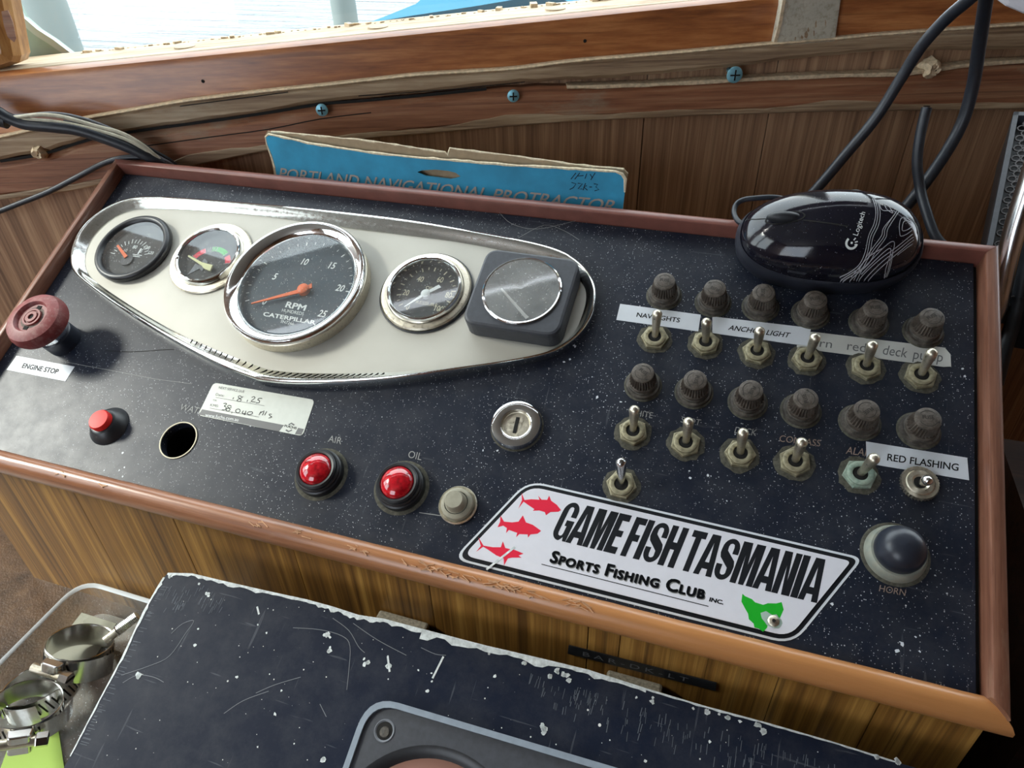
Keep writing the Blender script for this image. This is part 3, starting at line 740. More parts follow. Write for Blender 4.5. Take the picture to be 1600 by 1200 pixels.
def spl(pts, h):
    q = [P(*p, h) for p in pts]; q = [Vector((p.x, p.y)) for p in q]
    seg = [q[0]]; n = len(q)     # open spline starting and ending at the apex keeps the corner
    sm = smoothpoly([tuple(p) for p in q]+[tuple(q[0])], 6, False)
    o = [Vector((p[0], p[1])) for p in sm[:-1]]; m_ = len(o)
    for _ in range(14): o = [o[i] if i < 2 or i > m_-2 else (o[i]*2+o[i-1]+o[(i+1) % m_])/4 for i in range(m_)]
    return o
co = spl(crest, .0068); ci = spl(innr, .0034)
nn_ = len(co); co_ = co; ci_ = ci
gp = root('gauge_plate', PM @ T_(.2, -.08, 0), 'teardrop beige gauge plate in a bright chrome surround on the console top', 'instrument panel')
vs = []; K = [(0, 0), (0, .0050), (.03, .0064), (.12, .0074), (.26, .0078), (.42, .0072), (.60, .0058), (.80, .0044), (.97, .0036), (1.0, .0020)]
for t, z in K:
    for a, b_ in zip(co_, ci_): p = a.lerp(b_, t); vs.append((p.x, p.y, z))
fs = [(k*nn_+i, k*nn_+(i+1) % nn_, (k+1)*nn_+(i+1) % nn_, (k+1)*nn_+i) for k in range(len(K)-1) for i in range(nn_)]
part(MB().add(vs, fs, True), 'chrome_rim', M_chromeold, gp, PM)
pin = [tuple(a.lerp(b_, .93)) for a, b_ in zip(co_, ci_)]
part(MB().prism(pin, .0001, .0032), 'face_plate', M_plate, gp, PM)
mb = MB()
def idx_near(px, py):
    q = P(px, py, .0068); return min(range(nn_), key=lambda i: (co_[i]-Vector((q.x, q.y))).length)
i0 = idx_near(300, 549); seq = [(i) % nn_ for i in range(i0, -1, -1)]+[nn_-k for k in range(1, 26)]
pathA = [co_[i] for i in seq]; pathB = [ci_[i] for i in seq]
tot = 0; nxt = 0
for k in range(len(seq)-1):
    sl = (pathA[k+1]-pathA[k]).length
    while nxt <= tot+sl and nxt < .135:
        f_ = (nxt-tot)/sl; a = pathA[k].lerp(pathA[k+1], f_); b_ = pathB[k].lerp(pathB[k+1], f_)
        d = (b_-a); d.normalize(); t = Vector((-d.y, d.x))
        p0 = a.lerp(b_, .30)+t*.0012; p1 = a.lerp(b_, .95)-t*.0006; u = (p1-p0).normalized(); w_ = Vector((-u.y, u.x))*.00011
        mb.add([(p0+w_).to_tuple()+(.0079,), (p1+w_).to_tuple()+(.0041,), (p1-w_).to_tuple()+(.0041,), (p0-w_).to_tuple()+(.0079,),
                (p0+w_).to_tuple()+(.0070,), (p1+w_).to_tuple()+(.0030,), (p1-w_).to_tuple()+(.0030,), (p0-w_).to_tuple()+(.0070,)],
               [(0, 1, 2, 3), (0, 4, 5, 1), (2, 6, 7, 3), (1, 5, 6, 2), (3, 7, 4, 0)])
        nxt += .0042
    tot += sl
meta(part(mb, 'engraved_grip_lines', M_crack, gp, PM), kind='stuff')

def gtick(mb, c, r0, r1, ang, wd, z):
    a = math.radians(ang); d = Vector((math.cos(a), math.sin(a)))
    stroke(mb, [c+d*r0, c+d*r1], wd, z)
def needle(root_, tip, hub, tail, w0, w1, z, mat, th=.0008):
    tip, hub, tail = Vector(tip), Vector(hub), Vector(tail); d = (tip-hub).normalized(); n_ = Vector((-d.y, d.x))
    pl = [tip+n_*w0/2, hub+n_*w1/2, tail+n_*w1*.6, tail-n_*w1*.6, hub-n_*w1/2, tip-n_*w0/2]
    return part(MB().prism([tuple(p) for p in pl], z, z+th), 'needle', mat, root_, PM)
def arc_strip(mb, c, r0, r1, a0, a1, z, n=14):
    vs = []
    for i in range(n+1):
        a = math.radians(a0+(a1-a0)*i/n)
        for r in (r0, r1): vs.append((c.x+r*math.cos(a), c.y+r*math.sin(a), z))
    mb.add(vs, [(2*i, 2*i+1, 2*i+3, 2*i+2) for i in range(n)]); return mb
V2 = lambda q: Vector((q.x, q.y))
def local_lathe(nm, prof, mat, rt, c, seg=64, **k): return part(MB().lathe(prof, seg, T_(c.x, c.y, 0), **k), nm, mat, rt, PM)

# A: black water temperature gauge
c = Vector((.0559, -.0702)); g = root('temperature_gauge', PM @ T_(c.x, c.y, .0032), 'black bezelled temperature gauge with a short orange needle at the left of the plate', 'gauge')
local_lathe('bezel', [(.0275, .0033), (.0283, .0045), (.0285, .0068), (.0280, .0082), (.0268, .0090), (.0252, .0090), (.0240, .0082), (.0229, .0062), (.0226, .0030)], M_blackpl, g, c)
local_lathe('dial', [(.0001, .0030), (.0226, .0030), (.0226, .0040), (0, .0040)], M_dial, g, c)
mb = MB(); zd = .0042
for s, px, py, h in (('60', 196, 391, .0026), ('80', 211, 386, .0030), ('100', 230, 387, .0030), ('120', 236, 395, .0026), ('\u00b0C', 233, 367, .0022)):
    q = P(px, py, zd); ctext(mb, s, q.x, q.y, h, zd, .05, .9, .01)
part(mb, 'numerals', M_white, g, PM)
mb = MB(); cc = V2(P(200, 402, zd))
for k, a in enumerate(range(20, 175, 11)): gtick(mb, cc, .0125, .0155 if k % 2 else .0165, a, .0005, zd)
q = P(216, 396, zd)
mb.box(q.x-.0006, q.x+.0006, q.y-.0005, q.y+.0045, zd, zd+.0001).box(q.x-.0040, q.x+.0040, q.y-.0016, q.y-.0010, zd, zd+.0001).box(q.x-.003, q.x+.003, q.y-.0030, q.y-.0024, zd, zd+.0001)
for k in range(3): mb.box(q.x+.0006, q.x+.0020, q.y+.001+k*.0012, q.y+.0015+k*.0012, zd, zd+.0001)
part(mb, 'tick_marks', M_white, g, PM)
hub = P(198, 406, .005)
local_lathe('hub', [(.0048, .0040), (.0046, .0052), (0, .0053)], M_charpl, g, hub, 24)
needle(g, V2(P(184, 384, .0056)), V2(P(196, 400, .0056)), V2(P(197.5, 402, .0056)), .0016, .0024, .0054, M_orangeN)
local_lathe('glass', [(.0001, .0066), (.0232, .0066), (.0232, .0070), (0, .0070)], G_gauge, g, c)

# B: battery gauge
c = Vector((.1190, -.0680)); g = root('battery_gauge', PM @ T_(c.x, c.y, .0032), 'small chrome battery gauge with red and green arc between temperature gauge and tachometer', 'gauge')
local_lathe('flange', [(.0296, .0033), (.0300, .0042), (.0292, .0052), (.0262, .0056), (.0248, .0056)], M_nickel, g, c)
local_lathe('bezel', [(.0250, .0050), (.0243, .0062), (.0240, .0078), (.0232, .0090), (.0222, .0092), (.0214, .0086), (.0211, .0070), (.0211, .0036)], M_chrome, g, c)
local_lathe('dial', [(.0001, .0034), (.0211, .0034), (.0211, .0044), (0, .0044)], M_dial, g, c)
zd = .0046; cc = V2(P(324, 416, zd))
part(arc_strip(MB(), cc, .0128, .0168, 122, 158, zd), 'red_arc', M_red, g, PM)
part(arc_strip(MB(), cc, .0128, .0168, 52, 104, zd), 'green_arc', M_green, g, PM)
part(arc_strip(MB(), cc, .0128, .0168, 18, 44, zd), 'red_arc', M_red, g, PM)
mb = MB()
for a in (158, 122, 104, 52, 18): gtick(mb, cc, .0118, .0170, a, .0004, zd+.0001)
for a in (116, 110, 98, 90): gtick(mb, cc, .0126, .0170, a, .0007, zd+.0001)
q = P(303, 400, zd); ctext(mb, 'BATT', q.x, q.y, .0022, zd, .25, 1)
q = P(323, 380, zd); ctext(mb, '12', q.x, q.y, .0020, zd, .0, 1)
q = P(349, 377, zd); ctext(mb, '14', q.x, q.y, .0020, zd, -.2, 1)
part(mb, 'scale_marks', M_grey, g, PM)
bolt = [(320, 404), (311, 415), (306, 412), (293, 430), (312, 420), (316, 424), (325, 410)]
part(MB().prism([tuple(V2(P(*p, zd))) for p in bolt], zd, zd+.0003), 'bolt_symbol', M_greyw, g, PM)
needle(g, V2(P(294.5, 400, .0060)), V2(P(318, 414, .0060)), V2(P(321, 416, .0060)), .0010, .0022, .0056, M_yel)
q = [tuple(V2(P(*p, .0060))) for p in [(318, 411), (324, 413), (333, 415), (329, 424), (321, 421), (317, 418)]]
part(MB().prism(q, .0055, .0068), 'needle_counterweight', M_yel, g, PM)
local_lathe('glass', [(.0001, .0076), (.0212, .0076), (.0212, .0080), (0, .0080)], G_gauge, g, c)

# C: tachometer
c = Vector((.1963, -.0820)); g = root('tachometer', PM @ T_(c.x, c.y, .0032), 'large chrome tachometer with blue-grey dial marked RPM and a red needle', 'gauge')
local_lathe('body', [(.0478, .0033), (.0478, .0108), (.0474, .0112)], M_nickel, g, c, 96)
local_lathe('bezel', [(.0474, .0112), (.0479, .0122), (.0477, .0138), (.0468, .0148), (.0455, .0150), (.0430, .0142), (.0405, .0125), (.0392, .0110), (.0385, .0085), (.0385, .0060)], M_chrome, g, c, 96)
local_lathe('dial', [(.0001, .0045), (.0385, .0045), (.0385, .0060), (0, .0060)], M_dialb, g, c, 96)
zd = .0062; mb = MB()
hub = V2(P(475, 452, .008)); 
for s, px, py in (('0', 414, 471), ('5', 430, 432), ('10', 477, 409), ('15', 519.5, 415), ('20', 532, 450), ('25', 504, 490)):
    q = P(px, py, zd); ctext(mb, s, q.x, q.y, .0052, zd, -.02, .8, .02, .12)
part(mb, 'numerals', M_white, g, PM)
mb = MB(); ang0, ang1 = 207, -48
for k in range(26):
    a = ang0+(ang1-ang0)*k/25; gtick(mb, c, .0345 if k % 5 else .0338, .0366, a, .0008 if k % 5 == 0 else .0004, zd)
part(mb, 'tick_marks', M_white, g, PM)
mb = MB()
fit_text(mb, 'RPM', P(445, 480, zd), P(476, 486, zd), P(449, 471, zd), zd, .03)
fit_text(mb, 'CATERPILLAR', P(410.5, 493.5, zd), P(492, 507.5, zd), P(412.5, 487, zd), zd, .03)
part(mb, 'maker_lettering', M_white, g, PM)
mb = MB()
fit_text(mb, 'HUNDREDS', P(440, 487, zd), P(474, 493, zd), P(441.5, 482, zd), zd, 0)
fit_text(mb, '3N7266', P(438, 504, zd), P(458.5, 508.5, zd), P(439.5, 499.5, zd), zd, 0)
part(mb, 'small_lettering', M_white, g, PM)
needle(g, V2(P(392.5, 474, .0085)), V2(P(470, 454, .0085)), V2(P(487, 446, .0085)), .0008, .0030, .0078, M_orangeN)
local_lathe('hub', [(.0040, .0062), (.0038, .0092), (.0030, .0098), (0, .0098)], M_orangeN, g, P(474, 452, .008), 24)
local_lathe('glass', [(.0001, .0106), (.0386, .0106), (.0386, .0110), (0, .0110)], G_gauge, g, c, 96)

# D: oil pressure gauge
c = Vector((.2822, -.0710)); g = root('oil_pressure_gauge', PM @ T_(c.x, c.y, .0032), 'chrome oil pressure gauge with white numerals from 0 to 100 right of the tachometer', 'gauge')
local_lathe('gasket', [(.0302, .0033), (.0304, .0040), (.0296, .0044)], M_rubber, g, c)
local_lathe('flange', [(.0290, .0042), (.0292, .0052), (.0284, .0062), (.0262, .0066), (.0250, .0064)], M_nickel, g, c)
local_lathe('bezel', [(.0250, .0058), (.0245, .0072), (.0243, .0090), (.0236, .0101), (.0227, .0102), (.0220, .0094), (.0217, .0076), (.0213, .0030)], M_chrome, g, c)
local_lathe('dial', [(.0001, .0028), (.0213, .0028), (.0213, .0038), (0, .0038)], M_dial, g, c)
zd = .0040; mb = MB()
for s, px, py in (('0', 637.5, 479.5), ('20', 634.5, 457), ('40', 657, 436), ('60', 688, 437), ('80', 701, 461), ('100', 686, 482)):
    q = P(px, py, zd); ctext(mb, s, q.x, q.y, .0043, zd, -.03, .72, .01)
fit_text(mb, 'OIL', P(665, 452, zd), P(677, 454, zd), P(666, 446.5, zd), zd)
fit_text(mb, 'PRESSURE', P(645, 473, zd), P(683, 480, zd), P(646.5, 468, zd), zd)
part(mb, 'numerals', M_cream, g, PM)
mb = MB()
for k in range(21):
    a = 222-264*k/20; gtick(mb, c, .0172 if k % 2 else .0162, .0192, a, .0005 if k % 2 else .0008, zd)
part(mb, 'tick_marks', M_cream, g, PM)
needle(g, V2(P(632, 479.5, .0062)), V2(P(664, 459, .0062)), V2(P(687.5, 447, .0062)), .0006, .0022, .0056, M_white)
local_lathe('hub', [(.0030, .0040), (.0030, .0066), (.0020, .0072), (0, .0072)], M_white, g, P(665, 458.5, .0062), 24)
local_lathe('glass', [(.0001, .0080), (.0219, .0080), (.0219, .0084), (0, .0084)], G_gauge, g, c)

# E: square black gauge housing
q = [V2(P(*p, .0172)) for p in [(762, 386.5), (909, 405.5), (872, 526.5), (719, 503)]]
c = sum(q, Vector((0, 0)))/4; g = root('square_gauge', PM @ T_(c.x, c.y, .0032), 'square black plastic gauge housing with a dusty round dial at the right of the plate', 'gauge')
pl = roundpoly([tuple(p) for p in q], .009, 6)
part(MB().prism(inset(pl[::-1] if False else pl, .0), .0045, .0172, bev=.0018), 'housing', M_charpl, g, PM)
part(MB().prism([tuple((Vector(p)-c)*.82+c) for p in pl], .0033, .0046), 'foot', M_blackpl, g, PM)
dc = V2(P(815, 453.6, .0178))
local_lathe('bezel', [(.0236, .0172), (.0237, .0180), (.0230, .0185), (.0222, .0183), (.0218, .0176)], M_chrome, g, dc)
local_lathe('dial', [(.0001, .0170), (.0226, .0170), (.0226, .0174), (0, .0174)], M_dialb, g, dc)
zd = .0175; mb = MB()
for s, px, py in (('50', 806, 446), ('100', 824, 447), ('150', 838, 451), ('200', 848, 468)):
    qq = P(px, py, zd); ctext(mb, s, qq.x, qq.y, .0018, zd, -.1, .8)
cc = V2(P(822, 490, zd))
for k in range(21): gtick(mb, cc, .0190, .0215 if k % 5 == 0 else .0205, 140-100*k/20, .0003, zd)
part(mb, 'scale_marks', M_grey, g, PM)
needle(g, V2(P(783, 451, .0177)), V2(P(820, 493, .0177)), V2(P(824, 497, .0177)), .0012, .0019, .0176, M_white, .0004)
local_lathe('glass', [(.0001, .0181), (.0221, .0181), (.0221, .0183), (.012, .0188), (0, .0190)], G_dusty, g, dc)

# ------------------------------------------------------------------ engine stop knob, button, lamps, key switch, horn
t, q, Mx = on_panel('pull_knob', 101, 533, 'burgundy round pull knob on a chrome stem above the ENGINE STOP label', 'knob')
part(MB().lathe([(.0115, 0), (.0115, .010), (.0108, .0108), (.0085, .0112)], 40), 'collar', M_rubberd, t, Mx)
part(MB().lathe([(.0100, .0105), (.0106, .0112), (.0106, .0150), (.0098, .0160), (.0080, .0162)], 40), 'chrome_stem', M_chrome, t, Mx)
part(MB().lathe([(.0080, .0160), (.0150, .0185), (.0188, .0205), (.0196, .0225), (.0194, .0262), (.0180, .0290), (.0150, .0306), (.0115, .0312), (.0108, .0304), (.0102, .0290), (.006, .0288)], 120, knurl=(3, 4, .0005, 120)), 'knob_head', M_burg, t, Mx)
part(MB().lathe([(.0001, .0280), (.0104, .0280), (.0104, .0289), (0, .0289)], 40), 'inset', M_burgd, t, Mx)
part(MB().lathe([(.0062, .0288), (.0062, .0302), (.0050, .0302), (.0048, .0293), (.0040, .0293), (.0040, .0306), (.0020, .0306), (.0018, .0290)], 40), 'inset_rings', M_burg, t, Mx)
mb = MB().box(-.0016, .0016, .0066, .0092, .0285, .0292).box(-.0016, .0016, -.0092, -.0066, .0285, .0292).lathe([(.0001, .0290), (.0017, .0290), (.0017, .0298), (0, .0298)], 16)
o = part(mb, 'inset_slots', M_crack, t, Mx); meta(o, kind='stuff')

t, q, Mx = on_panel('push_button', 171, 666, 'bright red push button on a black cone right of the ENGINE STOP label', 'button')
part(MB().lathe([(.0128, 0), (.0126, .0008), (.0085, .0062), (.0075, .0068), (.0060, .0068)], 48), 'base_cone', M_blackpl, t, Mx)
part(MB().lathe([(.0066, .0060), (.0067, .0096), (.0060, .0106), (.0030, .0108), (0, .0108)], 40), 'button_cap', M_redbtn, t, Mx)

def lamp(px, py, label):
    t, q, Mx = on_panel('indicator_lamp', px, py, label, 'indicator light', 'red warning lamps')
    part(MB().lathe([(.0158, .0001), (.0150, .0005), (.0136, .0003)], 40), 'grime_ring', M_grime, t, Mx)
    part(MB().lathe([(.0136, 0), (.0134, .0040), (.0126, .0046), (.0128, .0060), (.0122, .0068), (.0116, .0068), (.0117, .0080), (.0108, .0090), (.0096, .0088), (.0092, .0080)], 48), 'black_ring', M_blackpl, t, Mx)
    part(MB().lathe([(.0093, .0078), (.0090, .0090), (.0075, .0107), (.0050, .0120), (.0025, .0126), (0, .0128)], 40), 'lens', M_redlens, t, Mx)
lamp(502, 741, 'red domed warning lamp in a black ring under the word AIR')
lamp(627.5, 762, 'red domed warning lamp in a black ring under the word OIL')

t, q, Mx = on_panel('dash_button', 716, 790, 'small dusty beige push button in a dark cup right of the OIL lamp', 'button')
part(MB().lathe([(.0104, 0), (.0106, .0012), (.0100, .0020), (.0094, .0016), (.0086, .0014), (.0070, .0012)], 40), 'washer', M_nickel, t, Mx)
part(MB().lathe([(.0090, .0012), (.0086, .0040), (.0070, .0052), (.0064, .0052)], 32), 'body', M_beige, t, Mx)
part(MB().lathe([(.0060, .0050), (.0056, .0052), (.0052, .0098), (.0046, .0106), (0, .0107)], 28), 'plunger', M_beige, t, Mx)
mb = MB(); poly_flat(mb, [V2(P(*p))-V2(q) for p in [(690, 808), (698, 806), (712, 818), (700, 815)]], .0003); part(mb, 'chipped_gap', M_crack, t, Mx)

t, q, Mx = on_panel('key_switch', 806, 662, 'round chrome ignition key switch with an empty keyhole', 'key switch', pz=.004)
part(MB().lathe([(.0142, 0), (.0143, .0028), (.0136, .0044), (.0118, .0050), (.0090, .0050), (.0083, .0046), (.0081, .0022)], 64), 'chrome_ring', M_chrome, t, Mx)
part(MB().lathe([(.0001, 0), (.0082, 0), (.0082, .0026), (.0077, .0028), (.0074, .0024), (0, .0024)], 48), 'lock_cylinder', M_nickel, t, Mx)
part(MB().box(-.0010, .0010, -.0050, .0046, .0020, .0027, Matrix.Rotation(.06, 4, 'Z')), 'keyhole', M_crack, t, Mx)
mb = MB(); mb.lathe([(.0150, .0001), (.0146, .0004), (.0140, .0003)], 40); part(mb, 'grime_ring', M_grime, t, Mx)

t, q, Mx = on_panel('horn_button', 1398, 866, 'large black domed horn button on a grey-green collar above the word HORN', 'button')
mb = MB().lathe([(.0152, .0001), (.0146, .0004), (.0134, .0003)], 48); part(mb, 'grime_ring', M_grime, t, Mx)
part(MB().lathe([(.0136, 0), (.0134, .0020), (.0126, .0048), (.0117, .0060), (.0104, .0060)], 64), 'collar', M_horncol, t, Mx)
part(MB().lathe([(.0107, .0056), (.0109, .0080), (.0105, .0112), (.0092, .0145), (.0069, .0170), (.0038, .0184), (0, .0188)], 64), 'dome', M_rubberd, t, Mx)

# ------------------------------------------------------------------ fuse caps
rnd = random.Random(3)
def make_fuse(Mx, label):
    t = root('fuse_cap', Mx, label, 'fuse holder', 'ribbed fuse caps')
    part(MB().lathe([(.0104, .0001), (.0100, .0006), (.0094, .0008)], 36), 'grime_ring', M_grime, t, Mx)
    part(MB().lathe([(.0094, 0), (.0095, .0014), (.0090, .0024), (.0080, .0026), (.0078, .0040), (.0070, .0046)], 40), 'holder_ring', M_bakering, t, Mx)
    part(MB().lathe([(.0076, .0044), (.0077, .0062), (.0076, .0066), (.0074, .0068), (.0062, .0132), (.0061, .0136), (.0059, .0144), (.0054, .0147), (0, .0147)], 56, knurl=(3, 4, .0009, 28)), 'cap', M_bake, t, Mx)
    mb = MB(); ctext(mb, 'FUSE', 0, .0006, .0021, .01478, 0, .85, .01)
    arc_strip(mb, Vector((0, 0)), .0040, .0043, 200, 330, .01478, 16); arc_strip(mb, Vector((0, 0)), .0040, .0043, 40, 140, .01478, 12)
    mb.add([(.0036, -.0026, .01478), (.0046, -.0026, .01478), (.0044, -.0012, .01478)], [(0, 1, 2)])
    part(mb, 'moulded_lettering', M_crackb, t, Mx)
    return t
FU = [((1037.5, 462), 'fuse cap above the NAV LIGHTS label, leftmost of the back row'),
      ((1114, 473), 'fuse cap behind the gap between the NAV LIGHTS and ANCHOR LIGHT labels'),
      ((1188, 480), 'fuse cap above the middle of the ANCHOR LIGHT label, before the mouse'),
      ((1266, 491), 'fuse cap against the mouse, above the start of the cream tape'),
      ((1357, 505), 'fuse cap in the back row above the word red on the cream tape'),
      ((1442, 519), 'fuse cap at the right end of the back row, above deck pump'),
      ((1004.5, 602), 'fuse cap at the left end of the second row, above the word WHITE'),
      ((1084, 613), 'fuse cap second from left in the second row, above SPOT'),
      ((1168, 629), 'fuse cap third in the second row, above the word DECK'),
      ((1251, 642), 'fuse cap fourth in the second row, above the word COMPASS'),
      ((1343, 660), 'fuse cap behind the left end of the RED FLASHING label'),
      ((1435, 673), 'fuse cap at the right end of the second row behind RED FLASHING')]
ft = None
for i, ((px, py), lb) in enumerate(FU):
    q = P(px, py); Mx = PM @ T_(q.x, q.y, 0) @ Matrix.Rotation([0.1, 2.9, 1.7, .4, .3, .7, -.5, -1.6, -1.9, 2.0, -2.3, .2][i], 4, 'Z')
    lb = 'dusty ribbed ' + lb
    if ft is None: ft = make_fuse(Mx, lb)
    else: copy_tree(ft, lb, Mx)

# ------------------------------------------------------------------ toggle switches
def hexpts(r, a0): return [(r*math.cos(a0+k*PI/3), r*math.sin(a0+k*PI/3)) for k in range(6)]
def lever(mb, tipv, r0=.0020, r1=.0028, z0=.0005):
    tip = Vector(tipv); b0 = Vector((0, 0, z0)); d = (tip-b0).normalized()
    pts = [b0, b0+(tip-b0)*.35, b0+(tip-b0)*.8, tip-d*.0012, tip, tip+d*.0010, tip+d*.0018, tip+d*.0023]
    mb.tube(pts, [r0, r0, r1*.95, r1, r1, r1*.86, r1*.5, .0003], 18); return mb
def make_toggle(label, Mx, tipv, nutmat, levmat, a0=.3, scale=1.0):
    t = root('toggle_switch', Mx, label, 'toggle switch', 'toggle switches on the console')
    rr = random.Random(label)
    ng = 22; pts = [(.0092+rr.random()*.0014) for _ in range(ng)]
    vs = [(0, 0, .0009)]+[(p*math.cos(2*PI*i/ng), p*math.sin(2*PI*i/ng), .00015) for i, p in enumerate(pts)]
    part(MB().add(vs, [(0, 1+i, 1+(i+1) % ng) for i in range(ng)], True), 'grime_patch', M_grime, t, Mx)
    part(MB().prism(hexpts(.0080*scale, a0), .0002, .0026, bev=.0005), 'hex_nut', nutmat, t, Mx)
    part(MB().lathe([(.0062, .0024), (.0062, .0036), (.0056, .0040), (.0044, .0040), (.0037, .0036), (.0035, .0027)], 36), 'bushing', nutmat, t, Mx)
    part(MB().lathe([(.0037, .0027), (.0036, .0029), (0, .0029)], 20), 'bushing_hole', M_crack, t, Mx)
    part(lever(MB(), tipv), 'lever', levmat, t, Mx)
    return t
TG = [((1023, 530), (1027, 490), 'worn toggle switch standing over the NAV LIGHTS label', 0, .1),
      ((1102, 538), (1104, 503), 'worn toggle switch between the NAV LIGHTS and ANCHOR LIGHT labels', 0, .4),
      ((1182, 552), (1187, 517), 'worn toggle switch standing over the ANCHOR LIGHT label', 0, .9),
      ((1260, 563), (1274, 527), 'worn toggle switch covering the start of the cream tape', 0, .2),
      ((1352, 575), (1363, 539), 'worn toggle switch on the cream tape between red and deck', 0, .6),
      ((1437, 589), (1456, 551), 'worn toggle switch covering the word pump on the cream tape', 0, .3),
      ((989, 676), (991.6, 640), 'worn toggle switch over the word WHITE, left end of the second switch row', 1, .8),
      ((1071, 694), (1076, 659), 'toggle switch with greenish lever foot over the word SPOT', 0, .5),
      ((1156, 711), (1161, 676), 'toggle switch with green corroded ring over the word DECK', 0, .1),
      ((1241, 723), (1253, 691), 'toggle switch over the word COMPASS', 0, .7),
      ((1342, 743), (1366, 716), 'toggle switch with a verdigris green nut at the left end of the RED FLASHING label', 2, .2)]
for (bx_, by_), (tx_, ty_), lb, k, a0 in TG:
    q = P(bx_, by_); tp = P(tx_, ty_, .0155); Mx = PM @ T_(q.x, q.y, 0)
    make_toggle(lb, Mx, (tp.x-q.x, tp.y-q.y, .0155), [M_brass, M_brass, M_verd][k], M_nickel, a0)
q = P(971, 759); tp = P(970.6, 722, .0155); Mx = PM @ T_(q.x, q.y, 0)
make_toggle('single toggle switch with a bright steel lever just above the fishing club sticker', Mx, (tp.x-q.x, tp.y-q.y, .0155), M_brass, M_tube, .0)
# knurled one
q = P(1435, 757); tp = P(1449, 750.5, .0125); Mx = PM @ T_(q.x, q.y, 0)
t = root('toggle_switch', Mx, 'short bright toggle with a round knurled nut in front of the RED FLASHING label', 'toggle switch', 'toggle switches on the console')
part(MB().lathe([(.0088, .0002), (.0088, .0024), (.0082, .0030), (.0066, .0030)], 72, knurl=(0, 1, .0007, 36)), 'knurled_nut', M_nickel, t, Mx)
part(MB().lathe([(.0066, .0028), (.0060, .0036), (.0040, .0038), (.0030, .0030), (.0028, .0010)], 36), 'bushing', M_nickel, t, Mx)
part(MB().lathe([(.0031, .0026), (.0030, .0028), (0, .0028)], 20), 'bushing_hole', M_crack, t, Mx)
part(lever(MB(), (tp.x-q.x, tp.y-q.y, .0125), .0015, .0025), 'lever', M_steel, t, Mx)

# ------------------------------------------------------------------ labels and stickers
def label_thing(name, pts, mat, label, z1=.00022, rnd_=0, z0=.00004, cat='label'):
    q = [V2(P(*p)) for p in pts]; c = sum(q, Vector((0, 0)))/len(q)
    Mx = PM @ T_(c.x, c.y, 0); t = root(name, Mx, label, cat)
    pl = [tuple(p) for p in q]
    if rnd_: pl = roundpoly(pl, rnd_, 5)
    part(MB().prism(pl, z0, z1), 'backing', mat, t, PM); return t
def txt(t, items, mat, z=.0003, name='lettering'):
    mb = MB()
    for it in items: fit_text(mb, it[0], P(*it[1]), P(*it[2]), P(*it[3]), z, it[4] if len(it) > 4 else 0, it[5] if len(it) > 5 else 1)
    return part(mb, name, mat, t, PM)
t = label_thing('printed_label', [(26, 556), (117, 573), (102.5, 596), (10.5, 578)], M_label, 'white printed label reading ENGINE STOP')
txt(t, [('ENGINE STOP', (34, 575), (89.5, 585), (38, 567.5), .016)], M_ink)
t = label_thing('printed_label', [(969, 475), (1095, 492), (1091, 518), (963, 500)], M_label, 'white printed label reading NAV LIGHTS')
txt(t, [('NAV LIGHTS', (994, 495.5), (1061.5, 504.5), (996, 488.5), .016)], M_ink)
t = label_thing('printed_label', [(1113, 495), (1267, 513), (1262, 541), (1113, 521)], M_label, 'white printed label reading ANCHOR LIGHT', z1=.0004)
txt(t, [('ANCHOR LIGHT', (1137, 516), (1232, 528.5), (1141, 508.5), .016)], M_ink, .00046)
t = label_thing('embossed_tape', [(1245, 517), (1280, 520), (1476, 543.5), (1485, 554), (1486, 573), (1474, 573.5), (1245, 544)], M_tape, 'cream embossed tape reading stern, red, deck pump')
txt(t, [('stern', (1250, 539), (1299, 544.5), (1252, 529)), ('red', (1323, 547), (1352, 551), (1325, 533.5)), ('deck', (1378, 554), (1416, 559.5), (1382, 539.5)), ], M_inkg)
mb = MB(); fit_text(mb, 'pump', P(1425, 566), P(1471, 571), P(1428, 551), .0003); part(mb, 'lettering', M_inkg, t, PM)
t = label_thing('printed_label', [(1353, 690), (1511, 715.5), (1514, 750.5), (1354, 724)], M_label, 'large white printed label reading RED FLASHING')
txt(t, [('RED FLASHING', (1385.5, 720), (1497, 736.5), (1387, 709), .016)], M_ink)
# service sticker
t = label_thing('service_sticker', [(334, 598), (492, 625), (473, 681.6), (309.5, 649)], M_serv, 'silver service reminder sticker with handwritten date and hours', rnd_=.0030, cat='sticker')
A = lambda u, v_: tuple(Vector((309.5, 649)).lerp(Vector((473, 681.6)), u).lerp(Vector((334, 598)).lerp(Vector((492, 625)), u), v_))
bar = [A(.004, .02), A(.775, .0), A(.80, .19), A(.012, .19)]
part(MB().prism([tuple(V2(P(*p))) for p in bar], .00022, .00028), 'grey_bar', M_servgrey, t, PM)
bar = [A(.925, .01), A(.985, .03), A(.992, .19), A(.935, .19)]
part(MB().prism([tuple(V2(P(*p))) for p in bar], .00022, .00028), 'grey_bar', M_servgrey, t, PM)
S5 = lambda x, y: (250+x/5.714, 560+y/5.714)
txt(t, [('NEXT SERVICE DUE', S5(525, 272), S5(752, 310), S5(533, 250)), ('Date:', S5(497, 332), S5(573, 345), S5(505, 310)), ('OR', S5(474, 380), S5(508, 387), S5(478, 365)), ('KMS:', S5(448, 428), S5(523, 440), S5(455, 405))], M_inkg)
txt(t, [('www.fuchs.com.au', S5(405, 520), S5(700, 565), S5(412, 490))], M_white, .00034, 'web_address')
txt(t, [('FUCHS', S5(1110, 612), S5(1218, 635), S5(1118, 592), .02)], M_ink, name='brand_lettering')
mb = MB(); f5 = lambda L_: [P(*S5(*p)) for p in L_]
